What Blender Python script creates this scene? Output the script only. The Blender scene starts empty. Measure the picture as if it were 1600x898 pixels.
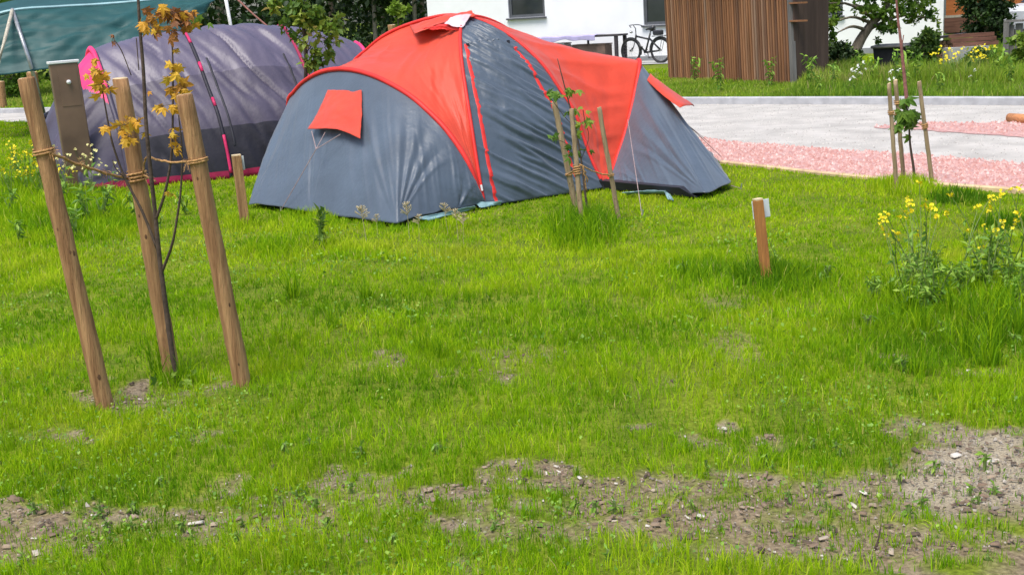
import bpy, math, random
import numpy as np
from mathutils import Vector, Matrix, noise as mnoise

random.seed(7); RNG = np.random.default_rng(7)
SC = bpy.context.scene
COL = SC.collection
PI = math.pi

# ------------------------------------------------------------------ camera
FPX, CX, CY, HC = 1900.0, 800.0, 449.0, 1.70
ROLL = math.atan(0.06)
PITCH = math.atan((CY - 17.0) * math.cos(ROLL) / FPX)
_F = np.array([0, math.cos(PITCH), -math.sin(PITCH)])
_R0 = np.array([1.0, 0, 0]); _U0 = np.array([0, math.sin(PITCH), math.cos(PITCH)])
_R = math.cos(ROLL) * _R0 - math.sin(ROLL) * _U0
_U = math.sin(ROLL) * _R0 + math.cos(ROLL) * _U0
O = np.array([0, 0, HC])
cd = bpy.data.cameras.new('camera'); cam = bpy.data.objects.new('camera', cd); COL.objects.link(cam)
cam.matrix_world = Matrix(((_R[0], _U[0], -_F[0], 0), (_R[1], _U[1], -_F[1], 0), (_R[2], _U[2], -_F[2], HC), (0, 0, 0, 1)))
cd.sensor_width = 36; cd.lens = 36 * FPX / 1600; cd.clip_end = 2000; cd.clip_start = 0.05
SC.camera = cam

def ray(px, py):
    return (px - CX) / FPX * _R - (py - CY) / FPX * _U + _F
def G(px, py, z=0.0):
    d = ray(px, py); t = (z - HC) / d[2]; return O + t * d
def PY(px, py, Y):
    d = ray(px, py); return O + d * (Y / d[1])
def PP(px, py, P, n):
    d = ray(px, py); t = np.dot(np.asarray(P) - O, n) / np.dot(d, n); return O + t * d
def proj(P):
    P = np.asarray(P, float) - O
    z = P @ _F
    return CX + FPX * (P @ _R) / z, CY - FPX * (P @ _U) / z, z

# ------------------------------------------------------------------ noise
_perm = np.random.default_rng(3).random((512, 512))
def vnoise(x, y):
    x = np.asarray(x, float); y = np.asarray(y, float)
    xi = np.floor(x).astype(int); yi = np.floor(y).astype(int)
    fx = x - xi; fy = y - yi; fx = fx * fx * (3 - 2 * fx); fy = fy * fy * (3 - 2 * fy)
    a = _perm[xi % 512, yi % 512]; b = _perm[(xi + 1) % 512, yi % 512]
    c = _perm[xi % 512, (yi + 1) % 512]; d = _perm[(xi + 1) % 512, (yi + 1) % 512]
    return (a * (1 - fx) + b * fx) * (1 - fy) + (c * (1 - fx) + d * fx) * fy
def fbm(x, y, o=4):
    s = 0; a = .5; t = 0
    for i in range(o):
        s = s + a * vnoise(x * 2 ** i + 17.3 * i, y * 2 ** i + 5.1 * i); t += a; a *= .5
    return s / t

# ------------------------------------------------------------------ materials
MATS = {}
def mat(name, col, rough=.7, var=.25, scale=8.0, bump=0.0, bscale=40.0, col2=None, transl=0.0, metal=0.0, stretch=None,
        tint=None, detail=6.0, spec=.3, coord='Object', sheen=0.0):
    m = bpy.data.materials.new(name); m.use_nodes = True; MATS[name] = m
    nt = m.node_tree; N = nt.nodes; L = nt.links
    bs = N['Principled BSDF']; out = N['Material Output']
    bs.inputs['Roughness'].default_value = rough; bs.inputs['Metallic'].default_value = metal
    bs.inputs['Specular IOR Level'].default_value = spec
    if sheen: bs.inputs['Sheen Weight'].default_value = sheen
    tc = N.new('ShaderNodeTexCoord'); mp = N.new('ShaderNodeMapping')
    L.new(tc.outputs[coord], mp.inputs['Vector'])
    if stretch: mp.inputs['Scale'].default_value = stretch
    nz = N.new('ShaderNodeTexNoise'); nz.inputs['Scale'].default_value = scale; nz.inputs['Detail'].default_value = detail
    L.new(mp.outputs['Vector'], nz.inputs['Vector'])
    c2 = col2 if col2 else tuple(max(0, c * (1 - var)) for c in col)
    c1 = col if col2 else tuple(min(1, c * (1 + var)) for c in col)
    rp = N.new('ShaderNodeValToRGB')
    rp.color_ramp.elements[0].position = .32; rp.color_ramp.elements[1].position = .68
    rp.color_ramp.elements[0].color = (*c2, 1); rp.color_ramp.elements[1].color = (*c1, 1)
    L.new(nz.outputs['Fac'], rp.inputs['Fac'])
    colout = rp.outputs['Color']
    if tint:
        at = N.new('ShaderNodeAttribute'); at.attribute_name = 'tint'
        r2 = N.new('ShaderNodeValToRGB')
        els = r2.color_ramp.elements
        while len(els) > 1: els.remove(els[-1])
        els[0].position = tint[0][0]; els[0].color = (*tint[0][1], 1)
        for ps, c in tint[1:]:
            e = els.new(ps); e.color = (*c, 1)
        L.new(at.outputs['Fac'], r2.inputs['Fac'])
        mx = N.new('ShaderNodeMix'); mx.data_type = 'RGBA'; mx.blend_type = 'MULTIPLY'; mx.inputs['Factor'].default_value = 1
        rp.color_ramp.elements[0].color = (1 - var, 1 - var, 1 - var, 1); rp.color_ramp.elements[1].color = (1, 1, 1, 1)
        L.new(r2.outputs['Color'], mx.inputs['A']); L.new(rp.outputs['Color'], mx.inputs['B'])
        colout = mx.outputs['Result']
    L.new(colout, bs.inputs['Base Color'])
    if bump:
        nb = N.new('ShaderNodeTexNoise'); nb.inputs['Scale'].default_value = bscale; nb.inputs['Detail'].default_value = 5
        L.new(mp.outputs['Vector'], nb.inputs['Vector'])
        bp = N.new('ShaderNodeBump'); bp.inputs['Strength'].default_value = bump; bp.inputs['Distance'].default_value = .02
        L.new(nb.outputs['Fac'], bp.inputs['Height']); L.new(bp.outputs['Normal'], bs.inputs['Normal'])
    if transl:
        tr = N.new('ShaderNodeBsdfTranslucent'); L.new(colout, tr.inputs['Color'])
        ms = N.new('ShaderNodeMixShader'); ms.inputs['Fac'].default_value = transl
        L.new(bs.outputs['BSDF'], ms.inputs[1]); L.new(tr.outputs['BSDF'], ms.inputs[2]); L.new(ms.outputs['Shader'], out.inputs['Surface'])
    return m

GRASS_T = [(0, (.085, .225, .006)), (.35, (.225, .430, .006)), (.7, (.400, .600, .008)), (.92, (.54, .66, .02)), (1, (.62, .50, .20))]
M_grass = mat('grass_blade', (.1, .2, .02), .7, .22, 2.0, tint=GRASS_T, transl=.45, spec=.12)
M_meadow = mat('meadow_blade', (.1, .2, .02), .6, .3, .8, tint=[(0, (.085, .19, .018)), (.5, (.22, .38, .025)), (.85, (.38, .50, .045)), (1, (.46, .38, .18))], transl=.35, spec=.2)
M_red = mat('tent_red', (.67, .062, .026), .5, .12, 3.0, .12, 30, transl=.2, spec=.35, sheen=.2)
M_redd = mat('sleeve_red', (.62, .030, .024), .55, .15, 6.0, spec=.3)
M_grey = mat('tent_slate', (.060, .082, .112), .40, .14, 2.5, .15, 25, spec=.45, sheen=.2)
M_silver = mat('vent_lining', (.60, .44, .47), .5, .2, 5)
M_blue = mat('groundsheet_blue', (.20, .33, .35), .5, .2, 8)
M_black = mat('black_fabric', (.022, .022, .03), .6, .3, 5)
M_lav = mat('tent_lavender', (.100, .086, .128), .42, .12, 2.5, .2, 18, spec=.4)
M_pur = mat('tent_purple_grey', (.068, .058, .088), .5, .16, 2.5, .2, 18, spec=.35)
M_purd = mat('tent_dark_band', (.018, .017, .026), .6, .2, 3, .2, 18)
M_pink = mat('tent_pink', (.80, .035, .16), .5, .12, 4)
M_maroon = mat('tent_skirt', (.30, .012, .06), .6, .2, 6)
M_cord = mat('guy_cord', (.30, .22, .21), .8, .2, 30)
M_steelpole = mat('pole_steel', (.36, .37, .38), .4, .2, 10, metal=.6)
M_wood = mat('stake_wood', (.44, .250, .112), .75, .2, 5.0, .6, 20, col2=(.215, .105, .045), stretch=(9, 9, .7))
M_woodg = mat('stake_wood_weathered', (.36, .27, .16), .8, .2, 5.0, .35, 20, col2=(.20, .14, .075), stretch=(8, 8, 1.0))
M_woodend = mat('stake_end_grain', (.56, .44, .27), .8, .2, 30)
M_knot = mat('wood_knot', (.12, .06, .03), .8, .3, 20)
M_twine = mat('coir_twine', (.42, .235, .095), .9, .35, 60, .5, 150)
M_bark = mat('sapling_bark', (.075, .052, .038), .8, .3, 20, .3, 60)
M_barkred = mat('whip_bark', (.20, .085, .065), .7, .3, 20)
M_bark2 = mat('tree_bark', (.17, .14, .10), .85, .35, 8, .5, 20, stretch=(4, 4, 1))
M_barkpale = mat('pale_bark', (.30, .27, .22), .85, .3, 8, .4, 20)
M_autumn = mat('withered_leaf', (.6, .3, .05), .6, .25, 12, tint=[(0, (.13, .050, .022)), (.25, (.34, .13, .035)), (.5, (.66, .33, .03)), (.85, (.74, .46, .045)), (1, (.42, .42, .05))], transl=.25)
M_leaf = mat('green_leaf', (.1, .2, .03), .5, .3, 3, tint=[(0, (.045, .115, .018)), (.5, (.12, .24, .025)), (.9, (.25, .37, .04)), (1, (.38, .42, .07))], transl=.38, spec=.3)
M_leafy = mat('yellow_green_leaf', (.2, .3, .03), .5, .3, 3, tint=[(0, (.06, .14, .02)), (.5, (.18, .30, .035)), (.85, (.32, .38, .05)), (.93, (.55, .42, .16)), (1, (.75, .75, .74))], transl=.3)
M_leafd = mat('dark_leaf', (.04, .08, .02), .55, .35, 2, tint=[(0, (.012, .032, .010)), (.6, (.035, .075, .018)), (1, (.075, .14, .028))], transl=.2)
M_hedge = mat('hedge_leaf', (.05, .1, .02), .55, .35, 2, tint=[(0, (.03, .075, .014)), (.6, (.09, .175, .025)), (1, (.2, .3, .04))], transl=.25)
M_weed = mat('weed_leaf', (.1, .2, .03), .5, .25, 6, tint=[(0, (.10, .23, .03)), (.6, (.22, .40, .04)), (1, (.36, .52, .07))], transl=.3)
M_stem = mat('weed_stem', (.14, .20, .05), .6, .2, 20)
M_drystem = mat('dry_grass_head', (.50, .42, .26), .8, .25, 30, transl=.2)
M_yel = mat('yellow_petal', (.85, .70, .015), .5, .12, 30, transl=.25)
M_cream = mat('cream_petal', (.75, .70, .30), .5, .12, 30, transl=.25)
M_white = mat('white_petal', (.75, .76, .70), .6, .1, 30, transl=.2)
M_road = mat('road_gravel', (.50, .475, .435), .9, .2, 2.2, .6, 90, col2=(.36, .342, .312), detail=8)
M_redg = mat('red_chippings', (.56, .36, .33), .9, .2, 28, .8, 60, col2=(.36, .18, .165), detail=8)
M_kerb = mat('kerb_concrete', (.40, .40, .41), .85, .15, 6, .2, 60)
M_edge = mat('edging_timber', (.52, .38, .22), .8, .3, 8, .3, 30)
M_orlog = mat('log_orange', (.50, .22, .09), .75, .25, 6, .3, 20, stretch=(1, 6, 6))
M_pave = mat('apron_paving', (.36, .36, .35), .9, .15, 3, .2, 40)
M_plaster = mat('white_plaster', (.80, .81, .82), .85, .04, 1.5, .15, 60)
M_plinth = mat('grey_plinth', (.22, .23, .24), .85, .15, 3)
M_conc = mat('concrete', (.36, .36, .35), .9, .15, 3, .2, 40)
M_roof = mat('roof_tile', (.12, .055, .04), .8, .3, 4)
M_frame = mat('window_frame', (.085, .09, .10), .5, .15, 6)
M_pane = mat('window_glass', (.030, .036, .040), .08, .2, 2, spec=.6)
M_slat = mat('slat_wood', (.33, .155, .075), .8, .45, 1.3, .3, 20, stretch=(7, 7, .5), tint=[(0, (.19, .095, .055)), (.5, (.31, .14, .062)), (.85, (.38, .185, .09)), (1, (.34, .23, .16))])
M_slatdark = mat('shed_inner', (.045, .026, .018), .9, .3, 4)
M_shedside = mat('shed_plank', (.075, .050, .038), .85, .3, 1.2, .3, 20, stretch=(6, 6, .4))
M_clad = mat('cladding_orange', (.38, .125, .035), .75, .3, 1.5, .3, 15, stretch=(.3, .3, 7))
M_board = mat('brown_board', (.16, .075, .05), .8, .3, 3, stretch=(1, 1, 6))
M_fence = mat('fence_grey_wood', (.15, .142, .132), .85, .3, 2, .3, 20, stretch=(6, 6, .5))
M_palepost = mat('pale_post', (.42, .38, .30), .85, .25, 6, .3, 20, stretch=(5, 5, 1))
M_lavcloth = mat('table_cover', (.40, .36, .58), .6, .12, 5, .1, 20)
M_darkwood = mat('table_dark', (.045, .038, .045), .7, .3, 8)
M_box = mat('crate_grey', (.40, .38, .38), .7, .2, 6)
M_brownbox = mat('crate_brown', (.15, .10, .08), .8, .25, 6)
M_bike = mat('bike_black', (.018, .018, .022), .35, .2, 10, spec=.5)
M_tyre = mat('bike_tyre', (.028, .028, .03), .8, .2, 10)
M_chrome = mat('bike_metal', (.45, .45, .46), .3, .1, 10, metal=.8)
M_tarp = mat('tarp_green', (.018, .080, .080), .5, .15, 1.5, .1, 10, transl=.15)
M_tarpedge = mat('tarp_hem', (.30, .47, .50), .5, .15, 4)
M_cab = mat('pillar_steel', (.17, .105, .07), .45, .3, 2.5, metal=.3, spec=.5)
M_cablid = mat('pillar_cap', (.70, .70, .70), .5, .1, 5)
M_plate = mat('sign_plate', (.56, .60, .62), .5, .05, 5)
M_car = mat('car_paint', (.60, .62, .65), .3, .05, 3, spec=.6)
M_carglass = mat('car_glass', (.03, .035, .045), .1, .1, 3, spec=.6)
M_log = mat('firewood_end', (.34, .20, .12), .85, .35, 8)
M_chip = mat('wood_chip', (.5, .4, .3), .85, .2, 30, tint=[(0, (.06, .045, .033)), (.4, (.20, .14, .095)), (.85, (.34, .27, .19)), (1, (.56, .52, .45))])
M_stone = mat('gravel_bit', (.4, .38, .34), .85, .2, 30, tint=[(0, (.10, .085, .07)), (.6, (.22, .19, .155)), (1, (.40, .365, .31))])
M_lid = mat('bin_lid', (.20, .19, .18), .8, .2, 5)

# ground shader: earth / thatch mixed by attributes
def ground_mat():
    m = bpy.data.materials.new('lawn_soil'); m.use_nodes = True; nt = m.node_tree; N = nt.nodes; L = nt.links
    bs = N['Principled BSDF']; bs.inputs['Roughness'].default_value = .95; bs.inputs['Specular IOR Level'].default_value = .1
    tc = N.new('ShaderNodeTexCoord')
    def nz(s, d=8):
        n = N.new('ShaderNodeTexNoise'); n.inputs['Scale'].default_value = s; n.inputs['Detail'].default_value = d
        L.new(tc.outputs['Object'], n.inputs['Vector']); return n
    def ramp(src, a, b, p0=.3, p1=.7):
        r = N.new('ShaderNodeValToRGB'); r.color_ramp.elements[0].color = (*a, 1); r.color_ramp.elements[1].color = (*b, 1)
        r.color_ramp.elements[0].position = p0; r.color_ramp.elements[1].position = p1
        L.new(src, r.inputs['Fac']); return r.outputs['Color']
    n1 = nz(55); n2 = nz(3.0); n3 = nz(140)
    earth = ramp(n1.outputs['Fac'], (.095, .070, .042), (.27, .21, .135))
    sand = ramp(n3.outputs['Fac'], (.19, .158, .105), (.39, .338, .245))
    green = ramp(n2.outputs['Fac'], (.11, .165, .014), (.22, .275, .022))
    gfine = ramp(n1.outputs['Fac'], (.45, .45, .45), (1, 1, 1))
    mm = N.new('ShaderNodeMix'); mm.data_type = 'RGBA'; mm.blend_type = 'MULTIPLY'; mm.inputs['Factor'].default_value = 1
    L.new(green, mm.inputs['A']); L.new(gfine, mm.inputs['B'])
    def mixc(att, a, b):
        at = N.new('ShaderNodeAttribute'); at.attribute_name = att
        x = N.new('ShaderNodeMix'); x.data_type = 'RGBA'
        L.new(at.outputs['Fac'], x.inputs['Factor']); L.new(a, x.inputs['A']); L.new(b, x.inputs['B']); return x.outputs['Result']
    c = mixc('soil', mm.outputs['Result'], earth); c = mixc('sand', c, sand)
    L.new(c, bs.inputs['Base Color'])
    bp = N.new('ShaderNodeBump'); bp.inputs['Strength'].default_value = .7; bp.inputs['Distance'].default_value = .015
    L.new(n1.outputs['Fac'], bp.inputs['Height']); L.new(bp.outputs['Normal'], bs.inputs['Normal'])
    return m
M_ground = ground_mat()

# ------------------------------------------------------------------ object helpers
class MB:
    def __init__(s): s.v = []; s.f = []; s.t = []; s.mi = []
    def add(s, vs, fs, tint=.5, mi=0):
        o = len(s.v); s.v.extend([tuple(map(float, p)) for p in vs]); s.t.extend([tint] * len(vs))
        s.f.extend([tuple(i + o for i in f) for f in fs]); s.mi.extend([mi] * len(fs))
    def box(s, c, size, rz=0.0, mi=0, ax=None):
        sx, sy, sz = [d / 2 for d in size]; c = np.asarray(c, float)
        if ax is None:
            ax = (np.array([math.cos(rz), math.sin(rz), 0]), np.array([-math.sin(rz), math.cos(rz), 0]), np.array([0, 0, 1.]))
        vs = [c + ax[0] * x * sx + ax[1] * y * sy + ax[2] * z * sz for x, y, z in
              ((-1, -1, -1), (1, -1, -1), (1, 1, -1), (-1, 1, -1), (-1, -1, 1), (1, -1, 1), (1, 1, 1), (-1, 1, 1))]
        s.add(vs, [(0, 3, 2, 1), (4, 5, 6, 7), (0, 1, 5, 4), (1, 2, 6, 5), (2, 3, 7, 6), (3, 0, 4, 7)], mi=mi)
    def tube(s, pts, rad, n=8, tint=.5, mi=0, cap=True):
        pts = [np.asarray(p, float) for p in pts]; k = len(pts)
        if np.isscalar(rad): rad = [rad] * k
        vs = []; ref = None
        for i, p in enumerate(pts):
            t = pts[min(i + 1, k - 1)] - pts[max(i - 1, 0)]; t = t / (np.linalg.norm(t) + 1e-12)
            if ref is None:
                ref = np.array([0, 0, 1.]) if abs(t[2]) < .9 else np.array([1., 0, 0])
            a = np.cross(t, ref); a /= (np.linalg.norm(a) + 1e-12); b = np.cross(a, t); ref = b
            for j in range(n):
                q = 2 * PI * j / n; vs.append(p + (a * math.cos(q) + b * math.sin(q)) * rad[i])
        fs = [(i * n + j, i * n + (j + 1) % n, (i + 1) * n + (j + 1) % n, (i + 1) * n + j) for i in range(k - 1) for j in range(n)]
        if cap: fs += [tuple(reversed(range(n))), tuple((k - 1) * n + j for j in range(n))]
        s.add(vs, fs, tint, mi)
    def grid(s, P, mi=0, mifun=None):
        h, w = P.shape[:2]; o = len(s.v)
        s.v.extend([tuple(p) for p in P.reshape(-1, 3)]); s.t.extend([.5] * (h * w))
        for i in range(h - 1):
            for j in range(w - 1):
                s.f.append((o + i * w + j, o + i * w + j + 1, o + (i + 1) * w + j + 1, o + (i + 1) * w + j))
                s.mi.append(mifun(i, j) if mifun else mi)
    def build(s, name, mats, parent=None, smooth=False, org=None):
        me = bpy.data.meshes.new(name)
        v = np.array(s.v, float)
        base = np.zeros(3)
        if parent is not None: base = np.array(parent.get('_o', (0, 0, 0)), float)
        elif org is not None: base = np.asarray(org, float)
        me.from_pydata((v - base).tolist(), [], s.f)
        if not isinstance(mats, (list, tuple)): mats = [mats]
        for m in mats: me.materials.append(m)
        me.polygons.foreach_set('material_index', s.mi)
        if smooth: me.polygons.foreach_set('use_smooth', [True] * len(s.f))
        a = me.attributes.new('tint', 'FLOAT', 'POINT'); a.data.foreach_set('value', s.t)
        me.update()
        o = bpy.data.objects.new(name, me); COL.objects.link(o)
        if parent is not None:
            o.parent = parent; o['_o'] = tuple(base)
        else:
            o.location = base; o['_o'] = tuple(base)
        return o

def np_mesh(name, V, T, tint, m, parent=None, smooth=False):
    me = bpy.data.meshes.new(name)
    base = np.array(parent.get('_o', (0, 0, 0)), float) if parent is not None else np.zeros(3)
    V = np.asarray(V, np.float32) - base.astype(np.float32); T = np.asarray(T, np.int32)
    me.vertices.add(len(V)); me.vertices.foreach_set('co', V.ravel())
    me.loops.add(T.size); me.loops.foreach_set('vertex_index', T.ravel())
    me.polygons.add(len(T)); me.polygons.foreach_set('loop_start', np.arange(0, T.size, 3, dtype=np.int32))
    me.polygons.foreach_set('loop_total', np.full(len(T), 3, np.int32))
    if smooth: me.polygons.foreach_set('use_smooth', np.ones(len(T), bool))
    a = me.attributes.new('tint', 'FLOAT', 'POINT'); a.data.foreach_set('value', np.asarray(tint, np.float32))
    me.materials.append(m); me.update(calc_edges=True)
    o = bpy.data.objects.new(name, me); COL.objects.link(o)
    if parent is not None: o.parent = parent; o['_o'] = tuple(float(x) for x in base)
    return o

def tag(o, label=None, cat=None, group=None, kind=None):
    if label: o['label'] = label
    if cat: o['category'] = cat
    if group: o['group'] = group
    if kind: o['kind'] = kind
    return o
def thing(name, loc, label, cat, group=None):
    o = bpy.data.objects.new(name, None); COL.objects.link(o); o.empty_display_size = .1
    o.location = tuple(float(x) for x in loc); o['_o'] = tuple(float(x) for x in loc)
    return tag(o, label, cat, group)
def dup(root, loc, rz=0.0, sc=1.0, label=None, group=None):
    def cp(o, par):
        c = o.copy(); COL.objects.link(c)
        if par is not None: c.parent = par
        for ch in o.children: cp(ch, c)
        return c
    r = cp(root, None); r.location = tuple(float(x) for x in loc); r.rotation_euler = (0, 0, rz); r.scale = (sc, sc, sc)
    if label: r['label'] = label
    if group: r['group'] = group
    return r

def catmull(pts, n=40):
    P = [np.asarray(p, float) for p in pts]; d = [0]
    for i in range(1, len(P)): d.append(d[-1] + np.linalg.norm(P[i] - P[i - 1]) ** .5)
    P = [2 * P[0] - P[1]] + P + [2 * P[-1] - P[-2]]
    out = []
    L = len(P) - 3
    segs = np.linspace(0, L, n)
    for u in segs:
        i = min(int(u), L - 1); t = u - i
        a, b, c, e = P[i:i + 4]
        out.append(.5 * ((2 * b) + (c - a) * t + (2 * a - 5 * b + 4 * c - e) * t * t + (3 * b - a - 3 * c + e) * t ** 3))
    return np.array(out)
def resample(P, n):
    P = np.asarray(P); s = np.r_[0, np.cumsum(np.linalg.norm(np.diff(P, axis=0), axis=1))]
    u = np.linspace(0, s[-1], n)
    return np.stack([np.interp(u, s, P[:, k]) for k in range(3)], 1)
def lerp(a, b, t): return np.asarray(a) * (1 - t) + np.asarray(b) * t

def leaf_cloud(n, pos, size, tint, up=0.3, droop=0.0, aspect=.55, rng=RNG):
    """n bent leaves: returns V, T, tint arrays.  pos (n,3), size (n,)"""
    d = rng.normal(size=(n, 3)); d[:, 2] += -droop; d /= np.linalg.norm(d, axis=1)[:, None]
    nn = rng.normal(size=(n, 3)); nn[:, 2] += up * 4
    a = np.cross(d, nn); a /= (np.linalg.norm(a, axis=1)[:, None] + 1e-9)
    nn = np.cross(a, d)
    s = size[:, None]
    v0 = pos; v1 = pos + d * s * .5 + a * s * aspect * .5 + nn * s * .08; v2 = pos + d * s - nn * s * .12; v3 = pos + d * s * .5 - a * s * aspect * .5 + nn * s * .08
    V = np.stack([v0, v1, v2, v3], 1).reshape(-1, 3)
    i = np.arange(n) * 4
    T = np.concatenate([np.stack([i, i + 1, i + 2], 1), np.stack([i, i + 2, i + 3], 1)])
    return V, T, np.repeat(tint, 4)

def crown(blobs, n, size, rng, clump=.35, tintr=(0, 1), shell=.55):
    """positions in leaf clumps spread through several ellipsoids; blobs = (x,y,z,rx,ry,rz)"""
    B = np.array(blobs, float); w = np.prod(B[:, 3:], axis=1) ** .67; w /= w.sum()
    nc = max(8, n // 28)
    bi = rng.choice(len(B), nc, p=w)
    q = rng.normal(size=(nc, 3)); q /= np.linalg.norm(q, axis=1)[:, None]
    q *= (shell + (1 - shell) * rng.random(nc) ** .6)[:, None] * rng.uniform(.75, 1.12, nc)[:, None]
    cc = B[bi, :3] + q * B[bi, 3:]
    ct = rng.uniform(tintr[0], tintr[1], nc)
    ci = rng.integers(0, nc, n)
    cs = np.cbrt(np.prod(B[bi, 3:], axis=1)) * clump * .6
    pos = cc[ci] + rng.normal(size=(n, 3)) * cs[ci][:, None] * .55
    t = np.clip(ct[ci] * .7 + rng.uniform(tintr[0], tintr[1], n) * .3, 0, 1)
    return pos, size * rng.uniform(.6, 1.3, n), t

# ------------------------------------------------------------------ world & light
wd = bpy.data.worlds.new('World'); SC.world = wd; wd.use_nodes = True
N = wd.node_tree.nodes; sk = N.new('ShaderNodeTexSky'); sk.sky_type = 'NISHITA'; sk.sun_disc = False
SUN_EL, SUN_AZ = 66.0, 215.0       # azimuth clockwise from +Y: behind the viewer, a little to the left
sk.sun_elevation = math.radians(SUN_EL); sk.sun_rotation = math.radians(SUN_AZ)
sk.air_density = 1.0; sk.dust_density = 3.0; sk.ozone_density = 1.0
bg = N['Background']; bg.inputs['Strength'].default_value = .10
wd.node_tree.links.new(sk.outputs['Color'], bg.inputs['Color'])
sl = bpy.data.lights.new('sun', 'SUN'); sl.energy = 1.5; sl.angle = math.radians(28); sl.color = (1, .96, .9)
so = bpy.data.objects.new('sun', sl); COL.objects.link(so)
_e, _a = math.radians(SUN_EL), math.radians(SUN_AZ)
sd = Vector((math.sin(_a) * math.cos(_e), math.cos(_a) * math.cos(_e), math.sin(_e)))
so.rotation_euler = (-sd).to_track_quat('-Z', 'Y').to_euler()
SC.view_settings.view_transform = 'Standard'; SC.view_settings.look = 'None'; SC.view_settings.gamma = 1
SC.view_settings.use_curve_mapping = False
SC.view_settings.exposure = 1.28
# ------------------------------------------------------------------ ground, road
def gz(x, y):
    x = np.asarray(x, float); y = np.asarray(y, float)
    f = np.clip((13 - y) / 4, 0, 1) * np.clip((y + 2) / 3, 0, 1) * np.clip((9 - np.abs(x)) / 3, 0, 1)
    return f * (.07 * (fbm(x * .9 + 3, y * .9 + 8, 4) - .5) + .02 * (fbm(x * 6, y * 6, 2) - .5))

SOIL = [(480, 812, 560, 56, .42), (1250, 800, 420, 90, .5), (40, 832, 120, 42, .95), (190, 800, 70, 26, .4), (480, 780, 80, 34, .6), (690, 768, 120, 24, .8), (850, 752, 150, 22, .75), (1000, 805, 230, 42, .9),
        (1210, 795, 220, 55, .9), (1130, 690, 95, 16, .6), (980, 668, 40, 7, .5), (1520, 745, 170, 66, 1.2), (1500, 672, 140, 24, .55), (1280, 845, 320, 42, .95),
        (720, 880, 60, 22, .6), (480, 892, 90, 14, .5), (1500, 880, 200, 40, .8), (205, 620, 85, 20, .62), (300, 612, 50, 10, .4),
        (600, 556, 22, 7, .6), (785, 600, 35, 9, .6), (1540, 587, 40, 7, .6), (330, 690, 50, 9, .4), (1360, 566, 30, 6, .4), (90, 690, 40, 8, .4),
        (1380, 520, 40, 8, .3), (300, 860, 60, 16, .4), (660, 330, 130, 10, .3), (560, 820, 90, 30, .5)]
TUFT = [(440, 872, 270, 34, 1.0), (1010, 880, 150, 28, 1.0), (815, 790, 80, 22, 1.0), (620, 835, 60, 22, .8), (1480, 892, 60, 18, .9), (1070, 722, 70, 26, .8),
        (940, 705, 90, 26, .8), (1240, 720, 90, 30, .9), (250, 770, 90, 30, .7), (1530, 840, 70, 16, .7), (1350, 725, 70, 28, .7), (640, 720, 160, 24, .7)]
SAND = [(1525, 745, 150, 58, 1.3), (1500, 672, 120, 20, .5), (1590, 700, 60, 40, 1.0)]
def ell(px, py, lst):
    r = np.zeros_like(px)
    for cx, cy, rx, ry, s in lst:
        d = ((px - cx) / rx) ** 2 + ((py - cy) / ry) ** 2
        r = np.maximum(r, s * np.clip(1.35 - d, 0, 1.0) / 1.0)
    return r
def masks(x, y):
    x = np.asarray(x, float); y = np.asarray(y, float)
    P = np.stack([x, np.maximum(y, 1.0), np.zeros_like(x)], -1)
    px, py, _ = proj(P)
    n = fbm(x * 2.2, y * 2.2, 4); n2 = fbm(x * 7 + 9, y * 7, 3)
    wx = px + (n - .5) * 160; wy = py + (n2 - .5) * 60
    s = ell(wx, wy, SOIL); t = ell(wx, wy, TUFT)
    s = np.clip((s * 1.10 - t * .9) + (n2 - .5) * 1.5 * (s > .05) + (fbm(x * 16, y * 16, 2) - .5) * 1.5 * (s > .05), 0, 1)
    s = s * (y < 12.5)
    # thin worn spots all over the lawn
    w = np.clip((fbm(x * 1.7 + 40, y * 1.7 + 11, 4) - .70) * 5, 0, .35) * (y < 7)
    sand = np.clip(ell(wx, wy, SAND) + (n2 - .5) * 1.3 + (fbm(x * 14, y * 14, 2) - .5) * .8 - .1, 0, 1) * s
    return np.maximum(s, w), sand, px, py

def axis_lines(parts):
    out = []
    for a, b, st in parts: out.append(np.arange(a, b, st))
    return np.unique(np.round(np.concatenate(out), 4))
xs = axis_lines([(-600, -60, 60), (-60, -12, 6), (-12, -4, .5), (-4, 4.2, .028), (4.2, 12, .5), (12, 60, 6), (60, 601, 60)])
ys = axis_lines([(-600, -20, 60), (-20, 2.4, 2.0), (2.4, 7.2, .028), (7.2, 14, .12), (14, 40, 1.0), (40, 100, 10), (100, 601, 60)])
XX, YY = np.meshgrid(xs, ys)
ZZ = gz(XX, YY)
so_, sa_, _, _ = masks(XX, YY)
rel = fbm(XX * 22, YY * 22, 3) - .5
ZZ = ZZ + rel * .012 * np.clip(so_, 0, 1) - .008 * np.clip(so_, 0, 1)
nx, ny = len(xs), len(ys)
idx = np.arange(nx * ny).reshape(ny, nx)
q = np.stack([idx[:-1, :-1], idx[:-1, 1:], idx[1:, 1:], idx[1:, :-1]], -1).reshape(-1, 4)
T = np.concatenate([q[:, [0, 1, 2]], q[:, [0, 2, 3]]])
ground = np_mesh('ground', np.stack([XX, YY, ZZ], -1).reshape(-1, 3), T, np.full(nx * ny, .5), M_ground, smooth=True)
for nm, arr in (('soil', so_), ('sand', sa_)):
    a = ground.data.attributes.new(nm, 'FLOAT', 'POINT'); a.data.foreach_set('value', arr.ravel().astype(np.float32))
tag(ground, kind='structure')

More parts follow.
